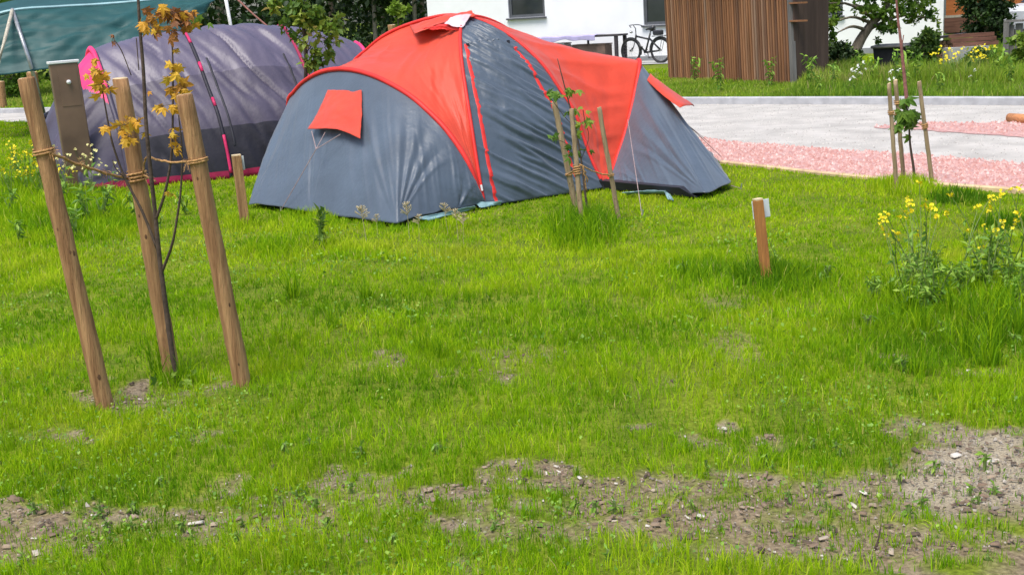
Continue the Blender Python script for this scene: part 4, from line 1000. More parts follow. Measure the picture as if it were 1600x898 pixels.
for w in wins:
    uc_, zc = (w[0] + w[1]) / 2, (w[2] + w[3]) / 2; ww, hh = w[1] - w[0], w[3] - w[2]; base = HL - hn * .09
    b = MB(); A_ = (hu, hn, Z)
    for du in (-ww / 2 + .045, ww / 2 - .045): b.box(base + hu * (uc_ + du) + Z * zc, (.09, .07, hh), ax=A_)
    for dz in (-hh / 2 + .045, hh / 2 - .045): b.box(base + hu * uc_ + Z * (zc + dz), (ww - .18, .068, .09), ax=A_)
    fr_ = b.build('window', M_frame, house)
    b = MB(); b.box(base - hn * .01 + hu * uc_ + Z * zc, (ww - .1, .015, hh - .1), ax=A_); b.build('pane', M_pane, fr_)
    b = MB(); b.box(HL + hn * .03 + hu * uc_ + Z * (w[2] - .03), (ww + .10, .14, .05), ax=A_); b.build('sill', M_frame, fr_)
b = MB(); b.box((HL + HR) / 2 + hn * .012 + Z * .0, (HWID, .02, .30), ax=(hu, hn, Z)); b.build('plinth', M_plinth, house)
b = MB()
for s in (0, 1):
    e0 = HL + hn * .6 - hu * .5 + Z * 5.0 if s == 0 else HL + bk_ * (DEP + .6) - hu * .5 + Z * 5.0; r0 = HL + bk_ * DEP / 2 - hu * .5 + Z * 8.0
    L_ = hu * (HWID + 1.0); b.add([e0, e0 + L_, r0 + L_, r0, e0 + Z * .2, e0 + L_ + Z * .2, r0 + L_ + Z * .2, r0 + Z * .2], [(0, 1, 2, 3), (4, 5, 6, 7), (0, 1, 5, 4), (1, 2, 6, 5), (3, 0, 4, 7)])
b.build('roof', M_roof, house)
ap = MB(); a0, _ = on_house(840, 90); a1, _ = on_house(1060, 90)
ap.add([HL + hu * a0 + hn * .03 + Z * .02, HL + hu * (a1 + 1) + hn * .03 + Z * .02, HL + hu * (a1 + 1) + hn * 2.0 + Z * .02, HL + hu * a0 + hn * 2.0 + Z * .02], [(3, 2, 1, 0)])
tag(ap.build('apron', M_pave), kind='structure')

# work table under a lavender cover, with crates beneath
tb0 = PP(838, 54, HL + hn * 1.3, hn); tb1 = PP(968, 60, HL + hn * 1.3, hn); zt = .86; tw = .75
tl = HL + hn * 1.05 + hu * np.dot(tb0 - HL, hu); trr = HL + hn * 1.05 + hu * np.dot(tb1 - HL, hu); tlen = np.linalg.norm(trr - tl)
tab = thing('work_table', (tl + trr) / 2, 'long dark table against the white wall left of the bicycle', 'table')
b = MB(); b.box((tl + trr) / 2 + Z * (zt - .025), (tlen, tw, .05), ax=(hu, hn, Z)); b.build('top', M_darkwood, tab)
for f in (.03, .97):
    for s in (-1, 1): b = MB(); b.box(lerp(tl, trr, f) + hn * s * (tw / 2 - .06) + Z * (zt - .05) / 2, (.09, .09, zt - .05), ax=(hu, hn, Z)); b.build('leg', M_darkwood, tab)
b = MB(); b.box(lerp(tl, trr, .62) + hn * .2 + Z * (zt - .05) / 2, (.05, .05, zt - .05), ax=(hu, hn, Z)); b.build('leg', M_darkwood, tab)
P = np.array([[lerp(tl, trr, -.02 + .76 * u) - hn * (tw / 2 + .02) + hn * (tw + .07) * min(v / .7, 1) + Z * (zt + .012 + .018 * math.sin(u * 19 + v * 5) * v - max(0, v - .7) * (.18 + .5 * (u > .0) * (.25 + .35 * abs(math.sin(u * 5 + .4))))) for u in np.linspace(0, 1, 50)] for v in np.linspace(0, 1, 24)])
b = MB(); b.grid(P); o = b.build('table_cover', M_lavcloth, None, smooth=True, org=(tl + trr) / 2 + Z * zt); o.modifiers.new('t', 'SOLIDIFY').thickness = .006
tag(o, 'lavender sheet draped over the long dark table by the white wall', 'cover')
def crate(f, off, size, m, label):
    c = lerp(tl, trr, f) + hn * off + Z * .025; root = thing('crate', c, label, 'crate'); w, d_, h_ = size
    b = MB(); t_ = .02
    b.box(c + Z * t_ / 2, (w, d_, t_), ax=(hu, hn, Z))
    for s in (-1, 1): b.box(c + hu * s * (w / 2 - t_ / 2) + Z * (h_ / 2 + t_ / 2), (t_, d_, h_ - t_), ax=(hu, hn, Z)); b.box(c + hn * s * (d_ / 2 - t_ / 2) + Z * (h_ / 2 + t_ / 2), (w - 2 * t_ - .004, t_, h_ - t_), ax=(hu, hn, Z))
    b.build('box', m, root); b = MB(); b.box(c + Z * (h_ + .022), (w + .03, d_ + .03, .03), ax=(hu, hn, Z)); b.build('lid', m, root)
crate(.20, .05, (.75, .5, .62), M_box, 'pale grey crate under the left end of the lavender covered table')
crate(.62, .0, (1.1, .5, .55), M_brownbox, 'wide dark brown crate under the middle of the lavender covered table')

# ------------------------------------------------------------------ bicycle
fw = HL + hn * 1.35 + hu * on_house(1000, 95)[0]; fwp = PP(986.5, 97, HL + hn * 1.3, hn); fw = HL + hn * 1.3 + hu * np.dot(fwp - HL, hu) + Z * .02
bd = hu * .97 + hn * .25; bd /= np.linalg.norm(bd); bk = thing('bicycle', fw, 'black city bicycle parked against the white house wall', 'bicycle')
def bp(x, z, y=0): return fw + bd * x + Z * z + np.cross(Z, bd) * y
def ringm(c, R_, r, m, name, par, seg=36):
    b = MB(); pts = [bp(c[0] + R_ * math.cos(2 * PI * i / seg), c[1] + R_ * math.sin(2 * PI * i / seg)) for i in range(seg + 1)]; b.tube(pts, r, 7); return b.build(name, m, par, smooth=True)
for cx_ in (0, 1.05):
    b = MB(); b.tube([bp(cx_, .35, -.05), bp(cx_, .35, .05)], .022, 8); wroot = b.build('wheel', M_chrome, bk)
    ringm((cx_, .35), .335, .027, M_tyre, 'tyre', wroot); ringm((cx_, .35), .300, .014, M_bike, 'rim', wroot)
    b = MB()
    for k in range(16): a = 2 * PI * k / 16; b.tube([bp(cx_, .35, .02 * (-1) ** k), bp(cx_ + .30 * math.cos(a), .35 + .30 * math.sin(a))], .0022, 3)
    b.build('spokes', M_chrome, wroot)
b = MB()
for pq in (((.18, .62), (.20, .80)), ((.19, .64), (.52, .30)), ((.20, .76), (.68, .66)), ((.52, .30), (.70, .82)), ((.52, .30), (1.05, .35)), ((.68, .68), (1.05, .35))): b.tube([bp(*pq[0]), bp(*pq[1])], .027, 8)
b.build('frame', M_bike, bk, smooth=True)
b = MB(); b.tube([bp(.20, .82), bp(.16, .62), bp(.10, .46), bp(0, .35, .055)], .014, 7); b.tube([bp(.16, .62), bp(.10, .46), bp(0, .35, -.055)], .014, 7); b.build('fork', M_bike, bk, smooth=True)
b = MB(); b.tube([bp(.20, .80), bp(.19, .98), bp(.12, 1.06)], .014, 7); b.tube(catmull([bp(.26, 1.02, -.30), bp(.15, 1.07, -.22), bp(.10, 1.08, 0), bp(.15, 1.07, .22), bp(.26, 1.02, .30)], 16), .013, 7); b.build('handlebar', M_bike, bk, smooth=True)
b = MB(); b.tube([bp(.04, .90), bp(.02, .86)], [.05, .04], 10); b.build('headlight', M_chrome, bk, smooth=True)
b = MB(); b.tube([bp(.56, .93), bp(.66, .955), bp(.76, .95), bp(.84, .965), bp(.86, .955)], [.02, .035, .07, .085, .05], 10); b.tube([bp(.70, .82), bp(.73, .93)], .014, 7); b.build('saddle', M_bike, bk, smooth=True)
b = MB(); b.tube([bp(.52, .30, -.07), bp(.52, .30, .07)], .016, 8); b.tube([bp(.52, .30, .06), bp(.60, .15, .06)], .010, 6); b.tube([bp(.52, .30, -.06), bp(.44, .45, -.06)], .010, 6); b.box(bp(.60, .14, .11), (.09, .10, .02), ax=(bd, np.cross(Z, bd), Z)); b.box(bp(.44, .46, -.11), (.09, .10, .02), ax=(bd, np.cross(Z, bd), Z)); b.build('crank', M_bike, bk)
b = MB(); pts = [bp(.52 + .09 * math.cos(2 * PI * i / 20), .30 + .09 * math.sin(2 * PI * i / 20), .045) for i in range(21)]; b.tube(pts, .010, 5); b.build('chainring', M_chrome, bk)
for cx_, a0, a1 in ((0, -.1, .75), (1.05, .12, 1.05)):
    b = MB(); b.tube([bp(cx_ + .375 * math.cos(PI * (a0 + (a1 - a0) * i / 14)), .35 + .375 * math.sin(PI * (a0 + (a1 - a0) * i / 14))) for i in range(15)], .018, 6); b.build('mudguard', M_bike, bk, smooth=True)
b = MB()
for y in (-.06, .06): b.tube([bp(.80, .74, y), bp(1.24, .76, y)], .009, 6); b.tube([bp(1.05, .36, y), bp(1.18, .75, y)], .007, 6)
for x in (.82, .95, 1.1, 1.23): b.tube([bp(x, .75, -.07), bp(x, .75, .07)], .007, 5)
b.build('rack', M_bike, bk)
b = MB(); b.box(bp(.98, .84), (.30, .16, .14), ax=(bd, np.cross(Z, bd), Z)); o = b.build('rack_bag', M_black, bk); o.modifiers.new('b', 'BEVEL').width = .03

# ------------------------------------------------------------------ slatted shed
S0 = G(1046, 124); S1 = G(1241, 134); su = S1 - S0; SW = np.linalg.norm(su); su /= SW; sn = np.array([su[1], -su[0], 0]); sn = -sn if sn[1] > 0 else sn
shed = thing('slatted_shed', (S0 + S1) / 2, 'brown timber shed with a wall of upright slats between road and house', 'shed')
SH = 2.55; ln = -su * .055 + Z; rr = random.Random(4)
b = MB(); ns = 54
for k in range(ns):
    f = (k + .5) / ns; hz = .02 + rr.uniform(-.03, .03); c = S0 + su * SW * f + sn * (.02 + rr.uniform(-.004, .004)); wd_ = SW / ns * rr.uniform(.50, .60)
    b.box(c + ln * ((SH + hz) / 2), (wd_, .028, SH - hz), ax=(su, sn, ln / np.linalg.norm(ln))); b.t[-8:] = [rr.random()] * 8
b.build('slat_wall', M_slat, shed)
b = MB(); b.box((S0 + S1) / 2 - sn * .06 + ln * SH / 2, (SW - .02, .04, SH - .02), ax=(su, sn, ln / np.linalg.norm(ln))); b.build('backing', M_slatdark, shed)
sdepth = .80; sd_ = -sn; sdn = np.array([sd_[1], -sd_[0], 0])
b = MB(); npk = 7
for k in range(npk): b.box(S1 + sd_ * sdepth * (k + .5) / npk + Z * SH / 2 - su * .01 + sdn * rr.uniform(-.004, .004), (sdepth / npk - .003, .025, SH), ax=(sd_, np.cross(Z, sd_), Z))
b.build('side_wall', M_shedside, shed)
b = MB(); b.box(S1 + ln * SH / 2 + sn * .01, (.09, .09, SH), ax=(su, sn, ln / np.linalg.norm(ln))); b.build('corner_post', M_fence, shed)
for py in (33, 5): p = PY(1244, py, S1[1] - .02); b = MB(); b.box(p + su * .10 + sn * .03, (.42, .12, .03), ax=(su, sn, Z)); b.build('batten', M_slat, shed)
b = MB(); b.add([S0 - su * .3 + sn * .3 + Z * (SH + .05), S1 + su * .3 + sn * .3 + Z * (SH + .05), S1 + sd_ * (sdepth + .3) + su * .3 + Z * (SH + .35), S0 + sd_ * (sdepth + .3) - su * .3 + Z * (SH + .35)], [(0, 1, 2, 3)]); o = b.build('roof', M_roof, shed); o.modifiers.new('t', 'SOLIDIFY').thickness = .08
# pale leaning post by the shed
stake((1286, 126), (1281, 58), 8, 'pale split post standing in the weeds right of the slatted shed', None, M_palepost, 0, nm='fence_post', seed=41)

# ------------------------------------------------------------------ right-hand side: buildings, fence, bin, firewood, car
bh = G(1600, 75); bh = np.array([bh[0] + 1.5, 43.0, 0]); bhu = np.array([.95, -.31, 0]); bhn = np.array([-.31, -.95, 0])
wood = thing('wooden_house', bh, 'orange brown timber clad house behind the dark conifer', 'house')
b0 = PY(1478, 20, 43.5) * np.array([1, 1, 0])
b = MB()
for k in range(26): b.box(b0 + bhu * 6 + Z * (.64 + k * .18 + .085) - bhn * 3.02 + bhn * 3 + bhn * .004 * (k % 2), (12, .05, .172), ax=(bhu, bhn, Z))
b.build('cladding', M_clad, wood)
b = MB(); b.box(b0 + bhu * 6 - bhn * 3.1 + Z * 2.9, (12, 6, 5.8), ax=(bhu, bhn, Z)); b.build('wall', M_plinth, wood)
b = MB(); b.box(b0 + bhu * 6 + bhn * .05 + Z * .60, (12.1, .08, .08), ax=(bhu, bhn, Z)); b.build('ledge', M_palepost, wood)
b = MB(); b.box(b0 + bhu * 6 + bhn * .06 + Z * .30, (12.1, .06, .50), ax=(bhu, bhn, Z)); b.build('skirting', M_board, wood)
for s in (-1, 1):
    b = MB(); e0 = b0 - bhu * .5 - bhn * 3.1 + bhn * 3.7 * s + Z * 5.6; r0 = b0 - bhu * .5 - bhn * 3.1 + Z * 7.6; L_ = bhu * 13
    b.add([e0, e0 + L_, r0 + L_, r0], [(0, 1, 2, 3)]); o = b.build('roof', M_roof, wood); o.modifiers.new('t', 'SOLIDIFY').thickness = .15
# low concrete wall with boards on top beside the house corner
lw0 = G(1477, 108); lw1 = G(1540, 104); lu = lw1 - lw0; LL = np.linalg.norm(lu); lu /= LL; l_n = np.array([lu[1], -lu[0], 0]); hlw = (PY(1500, 74, lw0[1])[2])
lw = thing('garden_wall', (lw0 + lw1) / 2, 'low grey concrete garden wall topped with brown boards at the house corner', 'wall')
b = MB(); b.box((lw0 + lw1) / 2 + Z * hlw / 2, (LL, .3, hlw), ax=(lu, l_n, Z)); b.build('base', M_conc, lw)
for k in range(3): b = MB(); b.box((lw0 + lw1) / 2 + lu * .2 + Z * (hlw + .05 + .085 * k) - l_n * .10 * k, (LL + .1, .05, .078), ax=(lu, l_n, Z)); b.build('board', M_board, lw)
# fence
f0 = G(1571, 102); f1 = f0 + np.array([5.5, -2.6, 0]); fu = f1 - f0; FL = np.linalg.norm(fu); fu /= FL; fn = np.array([fu[1], -fu[0], 0]); fh = PY(1575, 38, f0[1])[2]
fen = thing('plank_fence', (f0 + f1) / 2, 'weathered grey plank fence at the right edge below the car', 'fence')
b = MB(); nk = 38
for k in range(nk): b.box(f0 + fu * FL * (k + .5) / nk + Z * (fh / 2 + rr.uniform(-.02, .01)), (FL / nk - .014, .025, fh), ax=(fu, fn, Z))
b.build('planks', M_fence, fen)
for k in (0, 1, 2): b = MB(); b.box(f0 + fu * (FL * k / 2) + fn * .06 + Z * (fh / 2 + .02), (.11, .09, fh + .06), ax=(fu, fn, Z)); b.build('post', M_fence, fen)
b = MB(); b.box((f0 + f1) / 2 + Z * (fh + .06), (FL + .1, .22, .04), ax=(fu, fn, Z)); b.build('coping', M_fence, fen)
# dark bin with a grey lid under the tree
g = G(1394, 106); Bw = 48 * g[1] / FPX; bz = PY(1394, 74, g[1])[2]
bn = thing('garden_bin', g, 'dark garden bin with a grey lid under the leaning tree', 'bin')
b = MB(); b.add([g + hu * x * Bw / 2 * s - hn * y * .35 * s + Z * z for z, s in ((0, .88), (bz, 1.0)) for x, y in ((-1, -1), (1, -1), (1, 1), (-1, 1))], [(0, 1, 5, 4), (1, 2, 6, 5), (2, 3, 7, 6), (3, 0, 4, 7), (0, 3, 2, 1)]); b.build('body', M_black, bn)
b = MB(); b.box(g + Z * (bz + .03), (Bw * 1.12, .85, .06), ax=(hu, hn, Z)); o = b.build('lid', M_lid, bn); o.modifiers.new('b', 'BEVEL').width = .02
# firewood stack against the house
fb = G(1466, 98); fs = thing('firewood_stack', fb, 'stack of brown firewood under a dark board by the house corner', 'firewood')
rl = random.Random(9); k = 0
for r_ in range(6):
    for c_ in range(8):
        rad = .045 * rl.uniform(.8, 1.1); p = fb + hu * (-.15 + c_ * .088 + (r_ % 2) * .044) + Z * (.05 + r_ * .078)
        b = MB(); b.tube([p + hn * .22 + hn * rl.uniform(-.03, .03), p - hn * .25], rad, 7); b.build('log', M_log, fs)
b = MB(); b.box(fb + hu * .05 + Z * .56, (1.0, .7, .04), ax=(hu * .98 + Z * .1, hn, Z)); b.build('cover_board', M_darkwood, fs)

# car beyond the fence
cc = PY(1622, 34, 34.5) * np.array([1, 1, 0]); cu_ = np.array([.9, .436, 0]); cn_ = np.array([.436, -.9, 0])
car = thing('parked_car', cc, 'pale grey car partly seen over the plank fence at the right edge', 'car')
def cp_(x, y, z): return cc + cu_ * x + cn_ * y + Z * z
def lofted(sections, name, m, par):
    b = MB(); k = len(sections[0]); 
    for s in sections: b.v.extend([tuple(p) for p in s]); b.t.extend([.5] * k)
    for i in range(len(sections) - 1):
        for j in range(k): b.f.append((i * k + j, i * k + (j + 1) % k, (i + 1) * k + (j + 1) % k, (i + 1) * k + j)); b.mi.append(0)
    b.f += [tuple(range(k)), tuple(range((len(sections) - 1) * k, len(sections) * k))]; b.mi += [0, 0]
    return b.build(name, m, par, smooth=False)
def sect(x, w, z0, z1, r=.12): return [cp_(x, y, z) for y, z in ((-w + r, z0), (w - r, z0), (w, z0 + r), (w, z1 - r), (w - r, z1), (-w + r, z1), (-w, z1 - r), (-w, z0 + r))]
gb = .55
body = lofted([sect(-.85, .70, .35 + gb, .75 + gb), sect(-.7, .84, .25 + gb, .92 + gb), sect(.3, .88, .22 + gb, 1.0 + gb), sect(2.4, .88, .22 + gb, 1.02 + gb), sect(3.3, .84, .25 + gb, .98 + gb), sect(3.45, .72, .35 + gb, .85 + gb)], 'body', M_car, car); body.modifiers.new('b', 'BEVEL').width = .04
def sect2(x, w0, w1, z0, z1): return [cp_(x, -w0, z0), cp_(x, w0, z0), cp_(x, w1, z1), cp_(x, -w1, z1)]
lofted([sect2(.1, .78, .70, 1.0 + gb, 1.02 + gb), sect2(.85, .80, .62, 1.0 + gb, 1.46 + gb), sect2(2.3, .80, .62, 1.0 + gb, 1.48 + gb), sect2(3.2, .78, .68, .98 + gb, 1.05 + gb)], 'cabin_glass', M_carglass, car)
b = MB(); b.box(cp_(1.6, 0, 1.49 + gb), (1.75, 1.28, .05), ax=(cu_, cn_, Z)); o = b.build('roof', M_car, car); o.modifiers.new('b', 'BEVEL').width = .02
for x in (.1, 2.55):
    for y in (-.78, .78):
        b = MB(); b.tube([cp_(x, y - .1, .32), cp_(x, y + .1, .32)], .32, 20); wh = b.build('wheel', M_tyre, car); b = MB(); b.tube([cp_(x, y - .11, .32), cp_(x, y + .11, .32)], .19, 16); b.build('hub_cap', M_chrome, wh)
# the car stands on the raised drive behind the fence
b = MB(); d0 = cp_(1.2, 0, 0); b.box(d0 - Z * .1 + cn_ * 0, (9, 4.4, .2), ax=(cu_, cn_, Z)); tag(b.build('driveway', M_pave), kind='structure')
for ch in [o for o in car.children if o.name.startswith(('body', 'cabin_glass', 'roof'))]: ch.location = Vector((0, 0, -gb + .08))

# log lying on the red chippings
g = G(1588, 193); lg = thing('lying_log', g, 'short orange brown log lying on the gravel at the right edge', 'log')
b = MB(); b.tube([G(1577, 191) + Z * .055, G(1600, 193.5) + Z * .055, G(1640, 197) + Z * .055], [.055, .062, .058], 14); b.build('log_body', M_orlog, lg, smooth=True)

# ------------------------------------------------------------------ trees and shrubs
def plant(name, label, cat, group, base, trunk, blobs, n, size, m, seed, mb_=None, clump=.35, tr_=(0, 1), shell=.5, limbs=7, droop=.1):
    rng = np.random.default_rng(seed); root = thing(name, base, label, cat, group)
    b = MB(); pts = catmull([p for p, r in trunk], 24); rads = np.interp(np.linspace(0, 1, 24), np.linspace(0, 1, len(trunk)), [r for p, r in trunk]); b.tube(pts, rads, 8)
    for i in range(limbs):
        bl = blobs[i % len(blobs)]; s = pts[int(rng.uniform(.45, .95) * 23)]; e = np.array(bl[:3]) + rng.normal(size=3) * np.array(bl[3:]) * .25; mid = lerp(s, e, .5) + np.array([0, 0, .12 * np.linalg.norm(e - s)])
        b.tube(catmull([s, mid, e], 8), np.linspace(rads[-1] * .9, rads[-1] * .25, 8), 5)
    b.build('trunk', mb_ or M_bark2, root, smooth=True)
    pos, sz, t = crown(blobs, n, size, rng, clump, tr_, shell); pos[:, 2] = np.maximum(pos[:, 2], .04)
    V, T, tt = leaf_cloud(len(pos), pos, sz, t, .25, droop, .6, rng); np_mesh('crown', V, T, tt, m, root)
    return root
def blob(px, py, Y, rx, ry, rd=None): p = PY(px, py, Y); k = Y / FPX; return (*p, rx * k, (rd if rd else rx * k), ry * k)

# leaning tree before the house
g = G(1326, 112); Yg = g[1]
plant('garden_tree', 'leaning broadleaf tree shading the white wall right of the shed', 'tree', None, g,
      [(G(1325, 113), .16), (PY(1332, 90, Yg), .13), (PY(1345, 62, Yg + .1), .11), (PY(1362, 38, Yg + .1), .09), (PY(1385, 10, Yg + .2), .07), (PY(1390, -40, Yg + .2), .05)],
      [blob(1300, 30, Yg - .2, 28, 18), blob(1290, 8, Yg, 24, 14), blob(1312, 66, Yg - .3, 22, 20), blob(1335, 12, Yg, 36, 18), blob(1388, 5, Yg + .2, 44, 22), blob(1440, 10, Yg + .3, 34, 24), blob(1462, 28, Yg + .3, 20, 16), blob(1388, 46, Yg + .1, 20, 12), blob(1432, 42, Yg + .5, 18, 20), blob(1330, -40, Yg + .2, 60, 40), blob(1420, -50, Yg + .2, 70, 45), blob(1380, -110, Yg + .2, 60, 40), blob(1375, 62, Yg + .1, 12, 7)],
      4600, .12, M_leaf, 61, clump=.36)
g = G(1445, 112)
plant('garden_shrub', 'dark shrub growing between the garden bin and the firewood', 'shrub', None, g, [(g, .05), (PY(1445, 80, g[1]), .04), (PY(1446, 60, g[1]), .03)], [blob(1440, 84, g[1], 24, 24), blob(1452, 62, g[1], 16, 16), blob(1425, 98, g[1], 20, 12)], 2600, .10, M_hedge, 62)
g = G(1318, 116)
plant('garden_shrub', 'dark bush at the foot of the leaning tree by the pale post', 'shrub', None, g, [(g, .04), (PY(1318, 85, g[1]), .03)], [blob(1312, 88, g[1], 20, 20), blob(1330, 95, g[1] + .2, 16, 16)], 1800, .09, M_leafd, 63)
g = G(1545, 104); Yc_ = 31.0; gg = PY(1545, 90, Yc_) * np.array([1, 1, 0])
plant('dark_conifer', 'dense dark evergreen between the white house and the timber house', 'tree', None, gg, [(gg, .16), (PY(1543, 20, Yc_), .12), (PY(1540, -130, Yc_), .06)],
      [blob(1544, 60, Yc_, 20, 26), blob(1543, 30, Yc_, 36, 32), blob(1542, -10, Yc_, 38, 36), blob(1540, -60, Yc_, 34, 40), blob(1540, -120, Yc_, 24, 40)], 11000, .11, M_leafd, 64, clump=.3, shell=.6)
g = G(1532, 112)
plant('round_bush', 'low yellow green bush before the concrete garden wall', 'shrub', None, g, [(g, .04), (PY(1532, 95, g[1]), .03)], [blob(1530, 92, g[1], 24, 14), blob(1545, 98, g[1], 16, 10), blob(1515, 99, g[1], 14, 10)], 2600, .075, M_hedge, 65, tr_=(.35, 1))
g = G(1595, 116)
plant('young_bush', 'light green leafy bush at the right edge before the plank fence', 'shrub', None, g, [(g, .03), (PY(1594, 80, g[1]), .02)], [blob(1596, 66, g[1], 14, 16), blob(1604, 90, g[1], 20, 20)], 700, .12, M_leaf, 66, tr_=(.5, 1))
# sapling between the two tents
Ys = 13.4; gs = PY(478, 262, Ys) * np.array([1, 1, 0])
plant('leafy_sapling', 'leafy yellow green sapling with pale leaves between the two tents', 'sapling', None, gs, [(gs, .03), (PY(476, 180, Ys), .025), (PY(478, 90, Ys), .02), (PY(470, 20, Ys), .012), (PY(462, -40, Ys), .008)],
      [blob(470, 30, Ys, 30, 22, .25), blob(500, 40, Ys, 26, 24, .25), blob(480, 62, Ys, 30, 18, .25), blob(497, 84, Ys, 24, 14, .2), blob(450, 18, Ys, 26, 16, .2), blob(440, -6, Ys, 30, 20, .25), blob(515, 60, Ys, 14, 22, .2), blob(485, 98, Ys, 16, 8, .15), blob(480, -40, Ys, 40, 30, .3)], 1150, .085, M_leafy, 67, M_bark, clump=.5, shell=.3, limbs=10)
# background wood: tree by tree, with shrubs in front
Yb = 44
wood_lbl = [('wood_tree', -10), ('wood_tree', 60)]
def bgtree(px, Y, h, rx, seed, label, m=M_leafd, mb_=M_bark2, n=3200, low=1.2, size=.30, rad=.16):
    g_ = PY(px, 60, Y) * np.array([1, 1, 0]); rng = np.random.default_rng(seed)
    bl = []
    for k in range(7): f = k / 6; zz = low + (h - low) * f; rw = rx * (1 - .55 * abs(f - .35)) * rng.uniform(.8, 1.1); bl.append((g_[0] + rng.normal() * rx * .3, g_[1] + rng.normal() * rx * .3, zz, rw, rw, (h - low) / 7 * 1.2))
    plant('wood_tree', label, 'tree', 'trees of the dark wood', g_, [(g_, rad), (g_ + np.array([.1, 0, h * .4]), rad * .8), (g_ + np.array([0, .1, h * .9]), rad * .4)], bl, n, size, m, seed, mb_, clump=.5, shell=.35)
bgtree(585, 47, 9, 2.6, 71, 'tree with a thin pale trunk behind the sapling, left of the other pale trunk', mb_=M_barkpale, rad=.09, low=2.6)
bgtree(648, 47, 9, 2.6, 72, 'tree with a thin pale trunk nearest the white house', mb_=M_barkpale, rad=.09, low=2.6)
bgtree(30, 40, 8, 2.8, 73, 'light green tree above the left end of the green tarp', M_leaf, low=1.0)
bgtree(150, 44, 9, 3.2, 74, 'dark tree behind the middle of the green tarp')
bgtree(270, 46, 9, 3.2, 75, 'dark tree rising over the right end of the green tarp')
bgtree(345, 42, 8, 2.6, 76, 'dark dense tree right of the green tarp', low=.6)
bgtree(420, 48, 9, 3.0, 77, 'dark tree behind the leafy sapling', low=.8)
bgtree(520, 52, 10, 3.2, 78, 'dark tree far back right of the leafy sapling', low=1.0)
bgtree(660, 56, 10, 3.4, 79, 'dark tree far back beside the white house corner', low=.6)
bgtree(600, 58, 10, 3.4, 80, 'dark tree filling the gap between the pale trunks', low=.5)
bgtree(215, 58, 11, 3.6, 81, 'tall dark tree far behind the green tarp', low=.5)
bgtree(90, 55, 10, 3.6, 82, 'dark tree far behind the left part of the green tarp', low=.5)
bgtree(700, 62, 11, 3.6, 83, 'dark tree mostly hidden behind the white house', low=.5)
bgtree(-20, 52, 9, 3.6, 84, 'dark tree at the left picture edge behind the tarp', low=.5)
def bush(px, py, Y, rx, ry, seed, label, m=M_hedge, n=2200, size=.14, tr_=(0, 1)):
    g_ = PY(px, py, Y) * np.array([1, 1, 0]); k = Y / FPX; h = ry * k * 2
    plant('bush', label, 'shrub', 'shrubs along the dark wood', g_, [(g_, .05), (g_ + Z * h * .5, .03)], [(g_[0], g_[1], h * .45, rx * k, rx * k, h * .5), (g_[0] - rx * k * .5, g_[1] + .2, h * .35, rx * k * .6, rx * k * .6, h * .38), (g_[0] + rx * k * .5, g_[1] - .2, h * .35, rx * k * .6, rx * k * .6, h * .38)], n, size, m, seed, tr_=tr_)
bush(560, 65, 41, 22, 28, 91, 'dark rounded shrub at the lawn edge right of the leafy sapling', M_leafd, 3000)
bush(610, 55, 42, 26, 14, 92, 'bright green low shrub on the far lawn left of the white house', M_leaf, 2200, tr_=(.5, 1))
bush(665, 50, 44, 26, 22, 93, 'mid green shrub against the left corner of the white house')
bush(520, 55, 45, 26, 26, 94, 'mid green shrub just right of the leafy sapling')
bush(450, 50, 44, 30, 24, 95, 'dark shrub hidden behind the leafy sapling', M_leafd)
bush(390, 45, 40, 26, 24, 96, 'grey green shrub right of the white tarp pole', M_leafd)
bush(12, 130, 38, 40, 46, 97, 'light green shrub at the far left behind the tarp', M_leaf)
g_ = PY(622, 66, 36) * np.array([1, 1, 0])
plant('leafy_sapling', 'bright green young plant rising behind the red tent roof', 'sapling', None, g_, [(g_, .03), (PY(622, 30, 36), .02), (PY(624, 5, 36), .012)], [blob(618, 14, 36, 10, 9), blob(632, 16, 36, 8, 8), blob(622, 32, 36, 12, 8)], 260, .17, M_leaf, 98, M_bark, tr_=(.7, 1), clump=.5)

